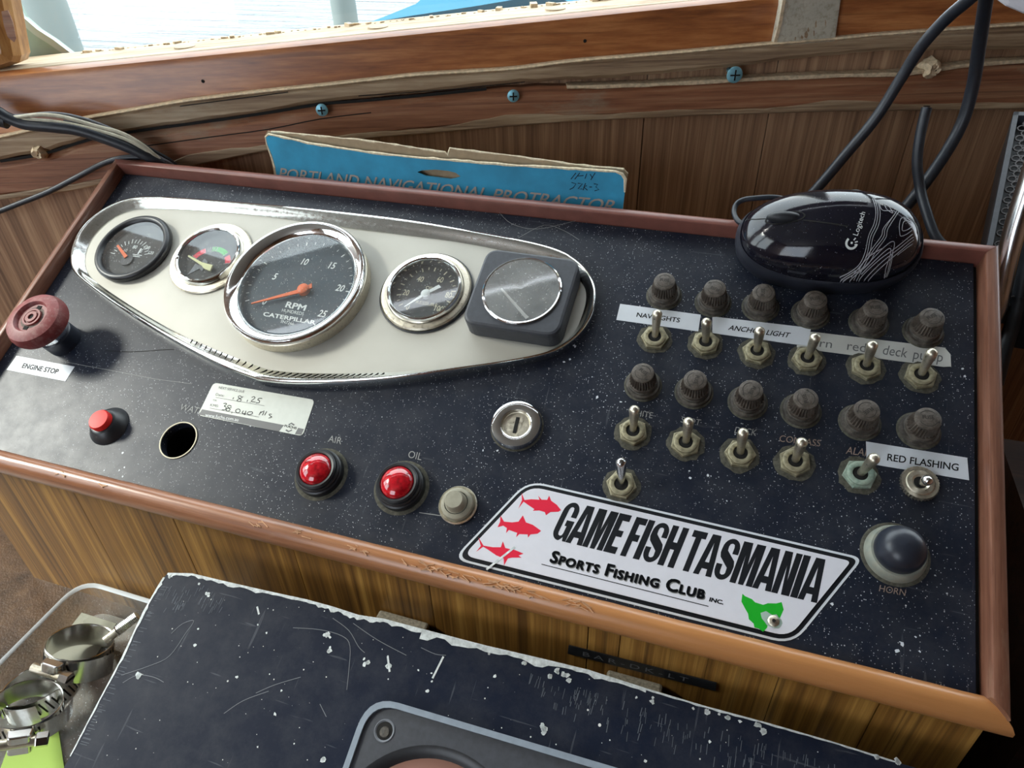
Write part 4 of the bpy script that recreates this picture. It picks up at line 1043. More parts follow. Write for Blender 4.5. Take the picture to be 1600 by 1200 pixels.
for L_ in ([(500, 350), (935, 425)], [(445, 445), (885, 525)]): stroke(mb, f5(L_), .00025, .0003)
for L_ in ([(1150, 595), (1175, 580), (1200, 598)], [(1125, 640), (1150, 655), (1180, 640)]): stroke(mb, f5(L_), .0009, .0003)
part(mb, 'rules', M_inkg, t, PM)
hand = [[(733, 345), (712, 335), (700, 345), (712, 360), (728, 372), (715, 385), (692, 382), (695, 370), (735, 350), (745, 342)],
        [(660, 350), (652, 366)], [(785, 372), (778, 390)], [(806, 392), (809, 396)], [(820, 350), (842, 343), (848, 358), (815, 385), (855, 392)], [(915, 360), (885, 358), (875, 372), (890, 380), (885, 398), (858, 398)],
        [(568, 405), (590, 402), (595, 412), (575, 428), (592, 438), (585, 458), (555, 460)], [(640, 430), (620, 420), (605, 430), (615, 445), (628, 458), (612, 472), (592, 465), (600, 450), (640, 440)],
        [(648, 478), (640, 492)], [(700, 452), (680, 462), (678, 478), (695, 488), (715, 478), (715, 460), (700, 452)], [(748, 468), (735, 490), (770, 498)], [(770, 470), (755, 508)], [(795, 478), (780, 495), (800, 505), (825, 495), (825, 480), (795, 478)],
        [(905, 475), (885, 508)], [(890, 492), (935, 470)], [(930, 480), (915, 510)], [(955, 475), (935, 510)], [(1000, 500), (975, 500), (985, 515), (1000, 525), (970, 535)]]
mb = MB()
for L_ in hand: stroke(mb, smoothpoly([V2(k) for k in f5(L_)], 3, False) if len(L_) > 2 else f5(L_), .00042, .00032)
part(mb, 'handwriting', M_ink, t, PM)
# fishing club sticker
X7 = lambda x, y: (700+x/4, 730+y/4)
XK = lambda x, y: (1000+x/4, 780+y/4)
outer = [X7(500, 82), XK(1395, 368), XK(955, 912), X7(30, 575)]
q = [V2(P(*p)) for p in outer]; c = sum(q, Vector((0, 0)))/4; Mx = PM @ T_(c.x, c.y, 0)
t = root('club_sticker', Mx, 'white slanted fishing club sticker with red fish and green map', 'sticker')
rr_ = [.010, .005, .009, .008]
pl = roundpoly([tuple(p) for p in q], rr_, 6); 
sgn = 1
q4 = [tuple(p) for p in q][::-1]; r4 = rr_[::-1]
A_ = sum(q4[i][0]*q4[(i+1) % 4][1]-q4[(i+1) % 4][0]*q4[i][1] for i in range(4))
if A_ < 0: q4 = q4[::-1]; r4 = r4[::-1]
inr = lambda d: roundpoly(inset(q4, d), [max(.002, r-d*.8) for r in r4], 6)
pl = inr(0)
part(MB().prism(pl, .00004, .00022), 'white_border', M_label, t, PM)
part(MB().prism(inr(.0011), .00022, .00028), 'black_border', M_stkblack, t, PM)
part(MB().prism(inr(.0031), .00028, .0008), 'white_field', M_sticker, t, PM)
ZS = .00086
def fish(L_): return MB().prism([tuple(V2(P(*X7(*p), ZS))) for p in L_], .0007, ZS)
part(fish([(460, 162), (478, 205), (520, 200), (572, 203), (563, 178), (585, 203), (620, 204), (632, 178), (645, 210), (680, 235), (706, 268), (690, 278), (640, 280), (612, 300), (605, 280), (570, 270), (530, 272), (540, 262), (500, 235), (472, 215), (440, 258), (462, 207)]), 'tuna', M_red, t, PM)
part(fish([(328, 303), (350, 340), (400, 345), (440, 340), (468, 301), (487, 345), (530, 360), (582, 398), (560, 415), (515, 420), (500, 440), (498, 420), (445, 418), (426, 438), (432, 410), (380, 392), (363, 412), (368, 380), (345, 365), (310, 375), (325, 342)]), 'bream', M_red, t, PM)
part(fish([(190, 438), (222, 490), (280, 500), (330, 500), (343, 463), (358, 505), (420, 518), (472, 540), (440, 552), (460, 565), (400, 565), (375, 570), (350, 613), (348, 570), (300, 550), (250, 515), (220, 497), (176, 528), (205, 492)]), 'shark', M_red, t, PM)
g_ = [(640, 590), (655, 605), (700, 625), (720, 645), (770, 660), (800, 650), (850, 652), (885, 643), (898, 690), (880, 730), (860, 770), (800, 768), (795, 802), (770, 829), (745, 810), (715, 802), (710, 777), (680, 750), (675, 715), (655, 680), (634, 640)]
part(MB().prism([tuple(V2(P(*XK(*p), ZS))) for p in g_], .0007, ZS), 'green_map', M_green, t, PM)
# heavy condensed letters drawn on a unit grid
def glyphs():
    G = {}
    w_ = .38
    G['I'] = (.40, [[(0, 0), (.40, 0), (.40, 1), (0, 1)]])
    G['M'] = (1.30, [[(0, 0), (.36, 0), (.36, 1), (0, 1)], [(.94, 0), (1.30, 0), (1.30, 1), (.94, 1)], [(.30, 1), (.54, 1), (.66, .48), (.78, 1), (1.0, 1), (.80, 0), (.50, 0)]])
    G['N'] = (1.0, [[(0, 0), (.36, 0), (.36, 1), (0, 1)], [(.64, 0), (1.0, 0), (1.0, 1), (.64, 1)], [(.30, 1), (.42, 1), (.70, 0), (.58, 0)]])
    G['N'][1][2] = [(.30, 1), (.45, 1), (.70, .12), (.70, 0), (.55, 0), (.30, .88)]
    G['H'] = (1.0, [[(0, 0), (w_, 0), (w_, 1), (0, 1)], [(1-w_, 0), (1, 0), (1, 1), (1-w_, 1)], [(w_, .42), (1-w_, .42), (1-w_, .60), (w_, .60)]])
    G['E'] = (.78, [[(0, 0), (.36, 0), (.36, 1), (0, 1)], [(.36, 0), (.78, 0), (.78, .17), (.36, .17)], [(.36, .42), (.70, .42), (.70, .58), (.36, .58)], [(.36, .83), (.78, .83), (.78, 1), (.36, 1)]])
    G['F'] = (.74, [[(0, 0), (.36, 0), (.36, 1), (0, 1)], [(.36, .40), (.68, .40), (.68, .57), (.36, .57)], [(.36, .83), (.74, .83), (.74, 1), (.36, 1)]])
    G['T'] = (.86, [[(.25, 0), (.61, 0), (.61, .83), (.25, .83)], [(0, .83), (.86, .83), (.86, 1), (0, 1)]])
    G['A'] = (1.08, [[(0, 0), (.34, 0), (.54, .80), (.54, 1), (.28, 1)], [(1.08, 0), (.74, 0), (.54, .80), (.54, 1), (.80, 1)], [(.38, .16), (.70, .16), (.66, .32), (.42, .32)]])
    def arc(cx, cy, rx, ry, a0, a1, n=8): return [(cx+rx*math.cos(math.radians(a0+(a1-a0)*i/n)), cy+ry*math.sin(math.radians(a0+(a1-a0)*i/n))) for i in range(n+1)]
    # S: outer path then inner path
    s1 = arc(.5, .72, .5, .28, 10, 180, 10)+[(0, .66), (.06, .54), (.62, .33)]+[(.66, .28), (.66, .20)]+arc(.5, .20, .16, .07, 0, -180, 6)+[(.34, .36), (0, .36), (0, .28)]
    G['S'] = (1.0, [[(1, .64), (1, .72)]+arc(.5, .74, .5, .26, 15, 165, 10)+[(0, .70), (0, .62), (.08, .52), (.64, .30), (.66, .18), (.62, .14), (.5, .12), (.38, .14), (.34, .20), (.34, .36), (0, .36), (0, .28)]+arc(.5, .26, .5, .26, 195, 345, 10)+[(1, .30), (1, .36), (.92, .48), (.36, .70), (.34, .80), (.38, .86), (.5, .88), (.62, .86), (.66, .80), (.66, .64)]])
    G['G'] = (1.02, [[(1.02, .62), (1.02, .72)]+arc(.51, .74, .51, .26, 15, 165, 10)+[(0, .70), (0, .30)]+arc(.51, .26, .51, .26, 195, 275, 8)+[(.66, .05), (.74, .10), (.80, 0), (1.02, 0), (1.02, .53), (.52, .53), (.52, .38), (.66, .38), (.66, .20), (.62, .14), (.51, .12), (.40, .14), (.35, .20), (.35, .80), (.40, .86), (.51, .88), (.62, .86), (.66, .80), (.66, .62)]])
    return G
GL = glyphs(); x = 0; vs, fs = [], []
for ch in 'GAME FISH TASMANIA':
    if ch == ' ': x += .24; continue
    wd, polys = GL[ch]
    if ch == 'A' and x > 0: x -= .05
    for pl_ in polys:
        n0 = len(vs); A_ = sum(pl_[i][0]*pl_[(i+1) % len(pl_)][1]-pl_[(i+1) % len(pl_)][0]*pl_[i][1] for i in range(len(pl_)))
        if A_ < 0: pl_ = pl_[::-1]
        vs += [(x+p[0], p[1], 0) for p in pl_]; fs.append(tuple(range(n0, len(vs))))
    x += wd+.06
    if ch == 'A': x -= .05
mb = MB(); fit_text(mb, '', P(859, 841, ZS), P(1276.5, 942.5, ZS), P(887, 783, ZS), ZS, vs_fs=(vs, fs)); part(mb, 'club_name_lettering', M_stkblack, t, PM)
# small caps line
vs, fs = [], []; x = 0
for s, sz in (('S', 1), ('PORTS', .7), (' ', 0), ('F', 1), ('ISHING', .7), (' ', 0), ('C', 1), ('LUB', .7)):
    if s == ' ': x += .30; continue
    v_, f_ = bolden(*font_mesh(s, sz, 0, 1.15), .045); n0 = len(vs); xa = min(k[0] for k in v_); xb = max(k[0] for k in v_)
    vs += [(k[0]-xa+x, k[1], 0) for k in v_]; fs += [tuple(i+n0 for i in k) for k in f_]; x += xb-xa+.03
ln = lambda dx, dy, z: (P(857.5+dx, 878.5+dy, z), P(1100+dx, 937+dy, z), P(864+dx, 859.5+dy, z))
mb = MB(); a, b_, c_ = ln(1.2, 1.8, ZS); fit_text(mb, '', a, b_, c_, ZS-.00003, vs_fs=(vs, fs)); part(mb, 'lettering_shadow_print', M_grey, t, PM)
mb = MB(); a, b_, c_ = ln(0, 0, ZS); fit_text(mb, '', a, b_, c_, ZS, vs_fs=(vs, fs)); fit_text(mb, 'INC.', P(1107.5, 939.5, ZS), P(1130, 945, ZS), P(1109.5, 933, ZS), ZS, .05)
stroke(mb, [P(846, 881.5, ZS), P(1107, 947.5, ZS)], .0004, ZS); part(mb, 'subtitle_lettering', M_stkblack, t, PM)
mb = MB(); stroke(mb, [P(*X7(240, 640), ZS), P(*X7(420, 497), ZS)], .0011, ZS+.0001); part(mb, 'crease', M_whiteedge, t, PM)
q = P(1208, 971); M2 = PM @ T_(q.x, q.y, .0006); sc = root('screw', M2, 'screw head with pale green sealant through the green map on the sticker', 'screw')
part(MB().lathe([(.0026, 0), (.0025, .0008), (.0015, .0014), (0, .0015)], 24), 'screw_head', M_nickel, sc, M2)
part(MB().lathe([(.0001, .0012), (.0008, .0014), (.0008, .0017), (0, .0017)], 10), 'screw_recess', M_crack, sc, M2)
rr = random.Random(9); pts = [(.0034+rr.random()*.0012)*(1.5 if 4 < i < 8 else 1) for i in range(14)]
part(MB().add([(0, 0, .0008)]+[(p*math.cos(2*PI*i/14), p*math.sin(2*PI*i/14)*.8, .00025) for i, p in enumerate(pts)], [(0, 1+i, 1+(i+1) % 14) for i in range(14)], True), 'sealant', M_boatgreen, sc, M2)
#MORE2
# ------------------------------------------------------------------ computer mouse, tilted: its far side rests on the back trim
c0 = P(1282, 397)
MM = PM @ T_(c0.x, c0.y, .0026) @ Matrix.Rotation(math.radians(4.0), 4, 'Z') @ Matrix.Rotation(math.radians(9.5), 4, 'X')
mo = root('computer_mouse', MM, 'glossy black computer mouse with white line pattern resting on the back trim', 'mouse')
MA, MBb = .0492, .0290
def mfoot(a, k):   # egg outline: blunt front on the left
    c_, s_ = math.cos(a), math.sin(a); e = 2/2.35
    x = MA*k*math.copysign(abs(c_)**e, c_); y = MBb*k*math.copysign(abs(s_)**e, s_)
    return x, y*(1+.05*x/MA)
def domeH(x, y):
    """upper surface height"""
    r = (abs(x/MA)**2.35+abs(y/(MBb*(1+.05*x/MA)))**2.35)**(1/2.35); r = min(r, 1)
    rim = .0160+.002*(x/MA)
    top = .0380+.0015*(x/MA)-.0035*max(0, -x/MA)
    return rim+(top-rim)*(1-r**2.3)**.56
n = 72; vs = []; rings = [(.90, 0), (.955, .0012), (.985, .005), (1.0, .0105), (.995, .0140), (.975, .0160)]
for k, z in rings:
    for i in range(n): x, y = mfoot(2*PI*i/n, k); vs.append((x, y, z+.002*(x/MA)*(z/.015)))
fs = [(r*n+i, r*n+(i+1) % n, (r+1)*n+(i+1) % n, (r+1)*n+i) for r in range(len(rings)-1) for i in range(n)]+[tuple(range(n))[::-1]]
for k in (.955, .90):
    for i in range(n): x, y = mfoot(2*PI*i/n, k); vs.append((x, y, .0163 if k > .93 else .010))
nr = len(rings)
for r in range(nr-1, nr+1): fs += [(r*n+i, r*n+(i+1) % n, (r+1)*n+(i+1) % n, (r+1)*n+i) for i in range(n)]
part(MB().add(vs, fs, True), 'lower_body', M_charb, mo, MM)
vs = []; fs = []; KS = [.955, .948, .935, .91, .87, .81, .73, .63, .5, .36, .2, .0]
def dz(x, y): return domeH(x/.955*1.0, y/.955*1.0)
for k in KS[:-1]:
    for i in range(n): x, y = mfoot(2*PI*i/n, k); vs.append((x, y, dz(x, y)-(.0012 if k == .955 else 0)))
vs.append((0, 0, dz(0, 0)))
for r in range(len(KS)-2): fs += [(r*n+i, r*n+(i+1) % n, (r+1)*n+(i+1) % n, (r+1)*n+i) for i in range(n)]
fs += [((len(KS)-2)*n+i, (len(KS)-2)*n+(i+1) % n, (len(KS)-1)*n) for i in range(n)]
part(MB().add(vs, fs, True), 'glossy_shell', M_mouse, mo, MM)
MI = MM.inverted(); MO = MI @ CAM
def mouse_at(px, py):
    d = MI.to_3x3() @ ray(px, py); h = .03
    for _ in range(12):
        t = (h-MO.z)/d.z; q = MO+d*t; h += .6*(dz(q.x, q.y)-h) if (abs(q.x/(.955*MA))**2.35+abs(q.y/(.955*MBb))**2.35) < 1 else .6*(.016-h)
    return Vector((q.x, q.y))
ZF = lambda o: (lambda x, y: dz(x, y)+o)
def dense(pts, n_=6):
    out = []
    for a, b_ in zip(pts, pts[1:]): out += [a.lerp(b_, i/n_) for i in range(n_)]
    return out+[pts[-1]]
C8 = lambda x, y: (1120+x/3.333, 270+y/3.333)
mb = MB(); stroke(mb, dense([mouse_at(*C8(*p)) for p in [(150, 247), (200, 243), (262, 240)]]), .0005, 0, ZF(.00012))
stroke(mb, dense([mouse_at(*C8(*p)) for p in [(450, 247), (560, 260), (682, 280)]]), .0008, 0, ZF(.00012))
part(mb, 'button_seam', M_crack, mo, MM)
wq = mouse_at(*C8(356, 233)); wz = dz(wq.x, wq.y)
vs = []; fs = []
for j in range(9):
    for i in range(28):
        a = 2*PI*i/28; el = PI/2*j/8; vs.append((wq.x+.0098*math.cos(a)*math.cos(el), wq.y+.0036*math.sin(a)*math.cos(el), wz-.0008+.0046*math.sin(el)))
for j in range(8): fs += [(j*28+i, j*28+(i+1) % 28, (j+1)*28+(i+1) % 28, (j+1)*28+i) for i in range(28)]
part(MB().add(vs, fs, True), 'scroll_wheel', M_rubber, mo, MM)
mb = MB()
vs = [(wq.x+k*math.cos(2*PI*i/28), wq.y+k2*math.sin(2*PI*i/28), dz(wq.x+k*math.cos(2*PI*i/28), wq.y+k2*math.sin(2*PI*i/28))+.0001) for k, k2 in ((.0100, .0040), (.0091, .0032)) for i in range(28)]
part(mb.add(vs, [(i, (i+1) % 28, 28+(i+1) % 28, 28+i) for i in range(28)]), 'wheel_slot', M_crack, mo, MM)
mb = MB(); WL = .00036
LN = [[(810, 135), (828, 200), (818, 265), (790, 330), (770, 420), (740, 480), (690, 520), (640, 545)],
      [(822, 140), (838, 200), (830, 268), (800, 335), (782, 422), (750, 488), (700, 525), (652, 548)],
      [(834, 147), (850, 205), (842, 272), (812, 340), (794, 425), (762, 492), (712, 530), (664, 551)],
      [(845, 152), (862, 195), (930, 205), (870, 285), (856, 330), (805, 400), (760, 470), (720, 548)],
      [(938, 198), (880, 285), (868, 335), (815, 405), (772, 475), (735, 550)],
      [(948, 203), (892, 290), (880, 338), (828, 410), (785, 480), (700, 550)],
      [(1012, 250), (985, 236), (960, 238), (950, 275), (952, 310), (958, 330), (985, 322), (1018, 300)],
      [(1015, 262), (985, 250), (970, 262), (966, 300), (990, 298), (1018, 280)],
      [(870, 160), (885, 190), (915, 210), (900, 180), (880, 165)],
      [(1020, 320), (940, 385), (850, 450), (760, 535), (748, 550)], [(1024, 335), (945, 398), (860, 465), (775, 548)], [(1026, 350), (950, 412), (870, 480), (795, 550)],
      [(1020, 370), (940, 430)],
      [(740, 520), (800, 460), (880, 380), (915, 358), (925, 375), (905, 450), (885, 530), (862, 545)], [(752, 530), (810, 470), (885, 402), (905, 398), (902, 430), (880, 500), (868, 545)],
      [(890, 535), (910, 460), (918, 400)], [(700, 545), (790, 440), (860, 395)]]
for L_ in LN: stroke(mb, [Vector((p.x, p.y)) for p in smoothpoly([Vector((*mouse_at(*C8(*p)), 0)) for p in L_], 8, False)] if len(L_) > 2 else dense([mouse_at(*C8(*p)) for p in L_], 5), WL, 0, ZF(.00013))
part(mb, 'white_line_pattern', M_greylines, mo, MM)
mb = MB(); bl = mouse_at(*C8(742, 332)); br = mouse_at(*C8(782, 210)); tl = mouse_at(*C8(708, 322))
fit_text(mb, 'Logitech', bl, br, tl, 0, .0, zf=ZF(.00013))
e = mouse_at(*C8(702, 366))
arc = [Vector((e.x+.0026*math.cos(a), e.y+.0026*math.sin(a))) for a in [k*.35+2.3 for k in range(12)]]
stroke(mb, arc, .0011, 0, ZF(.00013)); 
for a in (-.4, .3, 1.0): stroke(mb, [e+Vector((math.cos(a), math.sin(a)))*.0016, e+Vector((math.cos(a), math.sin(a)))*.0030], .0006, 0, ZF(.00013))
stroke(mb, [e-Vector((.0005, 0)), e+Vector((.0005, 0))], .001, 0, ZF(.00013))
part(mb, 'maker_lettering', M_white, mo, MM)
# mouse lead: leaves the front, loops behind the body over the trim
q = [PM @ P(*p, h) for p, h in (((1163, 352), .016), ((1152, 344), .015), ((1147, 332), .014), ((1150, 320), .014), ((1160, 313), .015), ((1178, 310), .016), ((1215, 309), .016))]
q += [PM @ P(1262, 322, .0135), PM @ P(1310, 322, .0135)]
part(MB().tube(smoothpoly(q, 5, False), .0016, 10), 'lead', M_cables, mo)
q = [PM @ P(*p, h) for p, h in (((1308, 316), .014), ((1322, 303), .018), ((1340, 301), .020), ((1356, 309), .016), ((1366, 322), .010))]
part(MB().tube(smoothpoly(q, 5, False), .0016, 10), 'lead', M_cables, mo)

# ------------------------------------------------------------------ cables between console and wall
def cable(name, pts, r, mat, label, cat='cable', group=None, M=None, hollow=False, seg=14):
    q = smoothpoly(pts, 6, False); mid = q[len(q)//2]
    o = MB().tube([p-mid for p in q], r, seg).build(name, mat, None, T_(*mid)); meta(o, label, cat, group); return o
yb = .105
def wy(L_): return [WY(px, py, y) for px, py, y in L_]
cable('power_cable', wy([(1190, 380, .085), (1230, 342, .09), (1275, 296, .10), (1320, 243, .11), (1368, 185, .115), (1408, 122, .115), (1440, 72, .11), (1478, 30, .10), (1520, -6, .08), (1580, -60, .05)]), .0036, M_cables, 'thick black cable running diagonally up from behind the mouse')
cable('antenna_cable', wy([(1350, 400, .10), (1400, 342, .11), (1446, 285, .12), (1482, 232, .13), (1506, 185, .135), (1521, 130, .135), (1528, 85, .13), (1536, 30, .12), (1545, -30, .10)]), .0040, M_cables, 'bent black cable falling from the top right corner behind the console')
o = cable('hose', wy([(1475, 385, .07), (1460, 366, .075), (1447, 330, .085), (1438, 296, .095), (1433, 255, .10), (1438, 210, .105), (1448, 168, .11)]), .0032, M_cables, 'short black hose with a cut open end standing up behind the mouse', 'hose')
q = wy([(1438, 210, .105), (1448, 167, .11)]); d = (q[1]-q[0]).normalized()
mb = MB(); mb.tube([q[1]+d*.0001, q[1]+d*.0006], .0020, 12); e = mb.build('hose_bore', M_crack, None); e.parent = o; e.matrix_parent_inverse = Matrix.Translation(-o.matrix_basis.to_translation())
def wc(L_): return [WM @ on(WM, px, py, h) for px, py, h in L_]
cable('power_lead', wc([(-60, 160, .03), (-10, 172, .03), (12, 184, .030), (40, 194, .030), (80, 198, .031), (120, 203, .031), (160, 215, .031), (200, 230, .031), (235, 246, .030), (258, 258, .026), (290, 285, .010+.01)]), .0042, M_cables, 'thick black cable of the bundle lying across the left end of the rails', 'cable')
for i, (pts, mt, r, lb) in enumerate((
    ([(-30, 176, .027), (20, 183, .030), (60, 179, .033), (100, 183, .034), (150, 197, .034), (190, 208, .034), (222, 226, .033), (245, 245, .030), (262, 258, .026), (285, 280, .02)], M_creamw, .0014, 'cream wire arching highest in the cable bundle at the left'),
    ([(-30, 178, .027), (15, 185, .029), (50, 187, .031), (100, 192, .031), (150, 203, .031), (195, 217, .031), (230, 236, .031), (256, 256, .026), (280, 280, .02)], M_creamw, .0013, 'cream wire lying directly on the thick black cable at the left'),
    ([(-30, 176, .024), (25, 181, .026), (80, 177, .028), (125, 184, .028), (170, 200, .028), (212, 220, .029), (244, 243, .029), (270, 258, .025), (290, 280, .02)], M_greyw, .0013, 'grey wire at the back of the cable bundle at the left'),
    ([(100, 190, .026), (150, 199, .026), (200, 214, .026), (240, 236, .025), (268, 252, .024), (290, 275, .02)], M_rubber, .0015, 'thin black wire between the cream wires of the bundle'))):
    cable('wire', wc(pts), r, mt, lb, 'wire')
cable('thin_cable', wc([(-60, 345, .02), (-10, 333, .022), (30, 318, .023), (75, 300, .023), (120, 277, .023), (160, 256, .023), (190, 247, .024), (225, 246, .024), (250, 250, .023), (275, 262, .02)]), .0021, M_cables, 'thin black cable curving below the orange rail to the console corner', 'cable')
q = wc([(12, 188, .028), (-25, 178, .028)]); o = MB().tube([q[0], (q[0]+q[1])/2, q[1]], .0062, 14).build('tape_wrap', M_rubber, None); meta(o, 'black tape wrapped round the cable bundle at the left edge', 'tape')

# ------------------------------------------------------------------ blue cardboard sleeve behind the console
KY = .0150
def K(px, py, y=KY): return WY(px, py, y)
cs = root('card_sleeve', T_(.27, KY, -.01), 'worn blue cardboard protractor sleeve standing behind the console trim', 'folder')
def sheet(pts, y0, y1, name, mat, hole=None):
    q = [K(px, py, y0) for px, py in pts]; A2 = [(p.x, p.z) for p in q]; mb = MB()
    T = Matrix(((1, 0, 0, 0), (0, 0, -1, y0), (0, 1, 0, 0), (0, 0, 0, 1)))
    if not hole: mb.prism(A2, y0-y1, 0, T)
    else:
        h = [(K(px, py, y0).x, K(px, py, y0).z) for px, py in hole]; n1 = len(A2); n2 = len(h)
        bm = bmesh.new(); vo = [bm.verts.new((*p, 0)) for p in A2]; vh = [bm.verts.new((*p, 0)) for p in h]
        ed = [bm.edges.new((vo[i], vo[(i+1) % n1])) for i in range(n1)]+[bm.edges.new((vh[i], vh[(i+1) % n2])) for i in range(n2)]
        bmesh.ops.triangle_fill(bm, use_beauty=True, use_dissolve=False, edges=ed, normal=(0, 0, 1)); bm.verts.index_update()
        V = [v.co.copy() for v in bm.verts]; F = [tuple(v.index for v in f.verts) for f in bm.faces]; bm.free()
        N_ = len(V); back = [(v.x, v.y, y0-y1) for v in V]
        side = [(i, (i+1) % n1, N_+(i+1) % n1, N_+i) for i in range(n1)]+[(n1+i, n1+(i+1) % n2, N_+n1+(i+1) % n2, N_+n1+i) for i in range(n2)]
        mb.add([tuple(v) for v in V]+back, F+[tuple(N_+i for i in f) for f in F]+side, False, T)
    return part(mb, name, mat, cs)
rr = random.Random(4)
def ragged(a, b_, n_, amp): return [(a[0]+(b_[0]-a[0])*i/n_, a[1]+(b_[1]-a[1])*i/n_+(rr.random()-.5)*amp) for i in range(n_+1)]
def rline(L_, amp=1.1):
    out = []
    for a, b_ in zip(L_, L_[1:]): out += ragged(a, b_, max(2, int(abs(b_[0]-a[0])/11)), amp)[:-1]
    return out+[L_[-1]]
ftop = rline([(420, 210), (480, 223), (547, 234), (620, 243), (700, 250), (800, 258), (900, 264), (962, 268)])
frontpts = [(436, 300), (430, 262), (424, 243), (417, 225), (415, 214)]+ftop+[(972, 272), (977, 280), (976, 300), (973, 325), (971, 350), (700, 350)]
holep = [(652, 269), (660, 266), (680, 265), (700, 267), (712, 270), (720, 276), (710, 279), (704, 280), (665, 275)]
sheet(frontpts, KY, KY+.0012, 'front_card', M_blue, holep[::-1])
btop = rline([(424, 205), (500, 212), (572, 219), (640, 229), (695, 237)])+[(700, 242)]+rline([(703, 231), (800, 243), (900, 257), (975, 264)])
backpts = [(434, 300), (422, 240), (413, 212), (418, 204)]+btop+[(981, 270), (976, 300), (971, 350), (700, 350)]
sheet([(x, y+1.0) for x, y in backpts], KY+.0048, KY+.0060, 'back_card', M_card)
def edge_strip(pts, y, name, w=.0009):
    q = [K(px, py, y) for px, py in pts]; part(MB().tube(q, [w*(.7+.6*rr.random()) for _ in q], 6), name, M_cardedge, cs)
edge_strip(frontpts[1:5]+ftop+frontpts[5+len(ftop):5+len(ftop)+3], KY+.0004, 'torn_edge')
edge_strip([(x, y+.6) for x, y in btop], KY+.0054, 'torn_edge', .0007)
mb = MB(); T = Matrix(((1, 0, 0, 0), (0, 0, -1, KY-.0002), (0, 1, 0, 0), (0, 0, 0, 1)))
kp = lambda px, py: (K(px, py).x, K(px, py).z)
m2 = MB(); fit_text(m2, 'PORTLAND NAVIGATIONAL PROTRACTOR', kp(436, 279), kp(957, 332), kp(439, 262), 0, .01)
part(MB().add([T @ Vector(v) for v in m2.v], m2.f), 'faded_title', M_title, cs)
m2 = MB()
for L_ in ([(892, 280), (900, 270)], [(898, 280), (906, 270)], [(903, 275), (912, 274)], [(914, 279), (917, 271)], [(922, 272), (926, 278)], [(930, 270), (923, 281)],
           [(893, 285), (900, 287), (896, 293), (890, 296)], [(903, 286), (910, 287), (903, 295), (910, 295)], [(915, 286), (911, 297)], [(917, 290), (912, 292), (918, 297)], [(921, 292), (925, 292)], [(928, 287), (934, 288), (931, 292), (936, 296), (929, 298)]):
    stroke(m2, [Vector(kp(*p)) for p in L_], .0005, 0)
part(MB().add([T @ Vector(v) for v in m2.v], m2.f), 'pen_marks', M_ink, cs)

# ------------------------------------------------------------------ black box in the foreground
bx = root('instrument_box', BM @ T_(.2, -.05, -.05), 'black painted instrument box with chipped white edges in the foreground', 'box')
ZB = 0.0
def Bx(px, py, h=0): return on(BM, px, py, h)
BK = [(262, 896), (300, 897), (350, 909), (420, 925), (480, 938), (520, 949), (560, 962), (600, 968), (660, 984), (760, 1010), (850, 1031), (920, 1048), (1010, 1077), (1100, 1104), (1200, 1131), (1300, 1160), (1400, 1191)]
bk = [Bx(*p) for p in BK]
LE = [(256, 902), (248, 915), (225, 955), (190, 1030), (150, 1105), (110, 1182)]
le = [Bx(*p) for p in LE]
e_ = bk[-1]; last = le[-1]
outline = [(p.x, p.y) for p in bk]+[(e_.x+.20, e_.y+.001), (e_.x+.20, -.155), (last.x-.002, -.155)]+[(p.x, p.y) for p in le[::-1]]
A_ = sum(outline[i][0]*outline[(i+1) % len(outline)][1]-outline[(i+1) % len(outline)][0]*outline[i][1] for i in range(len(outline)))
outl = outline if A_ > 0 else outline[::-1]
# speaker bezel position on the box top
bz = [Bx(589, 1086), Bx(950, 1192), None, Bx(532, 1226)]
ux = (Bx(912, 1186)-Bx(640, 1105)).normalized(); uy = Vector((ux.y, -ux.x, 0)); 
cor = Bx(581, 1087); WB = .155
def bq(u, v_): p = cor+ux*u+uy*v_; return (p.x, p.y)
hcx, hcy, hR = None, None, .0
part(MB().prism([(p[0], p[1]) for p in outl], -.018, -.0012), 'top_board', M_box, bx, BM)
# the top skin, bevelled slightly, and body boards down to the shelf
part(MB().prism(outl, -.0012, 0), 'top_skin', M_box, bx, BM)
# body: wedge with vertical boards
bw = [BM @ Vector((p[0], p[1], -.018)) for p in (outline[0], outline[16])]
part(MB().add([(x, y, z) for x in (.196, .72) for y, z in ((-.2385, SH), (-.2385, -.1535), (-.398, -.2185), (-.398, SH))], [(0, 1, 2, 3), (7, 6, 5, 4), (0, 4, 5, 1), (1, 5, 6, 2), (2, 6, 7, 3), (3, 7, 4, 0)]), 'body', M_box, bx)
# chipped white edge along the back and left rim
def chip_edge(pts, name, w0, w1, seed, side):
    rr = random.Random(seed); mb = MB(); q = dense([Vector((p.x, p.y)) for p in pts], 8); n_ = len(q); vs = []
    for i, p in enumerate(q):
        d = (q[min(n_-1, i+1)]-q[max(0, i-1)]).normalized(); m_ = Vector((-d.y, d.x))*side
        t = i/(n_-1); w_ = (w0+(w1-w0)*t)*(.55+.9*rr.random()**2)
        a = p-m_*.0004; b_ = p+m_*w_
        vs += [(a.x, a.y, -.0012), (a.x, a.y, .00016), (b_.x, b_.y, .00022)]
    fs = []
    for i in range(n_-1): fs += [(3*i, 3*i+3, 3*i+4, 3*i+1), (3*i+1, 3*i+4, 3*i+5, 3*i+2)]
    meta(part(mb.add(vs, fs), name, M_whiteedge, bx, BM), kind='stuff')
chip_edge(bk[:9], 'chipped_rim', .0013, .0022, 1, -1)
chip_edge(bk[8:13], 'chipped_rim', .0034, .0020, 2, -1)
chip_edge(bk[12:], 'chipped_rim', .0007, .0003, 3, -1)
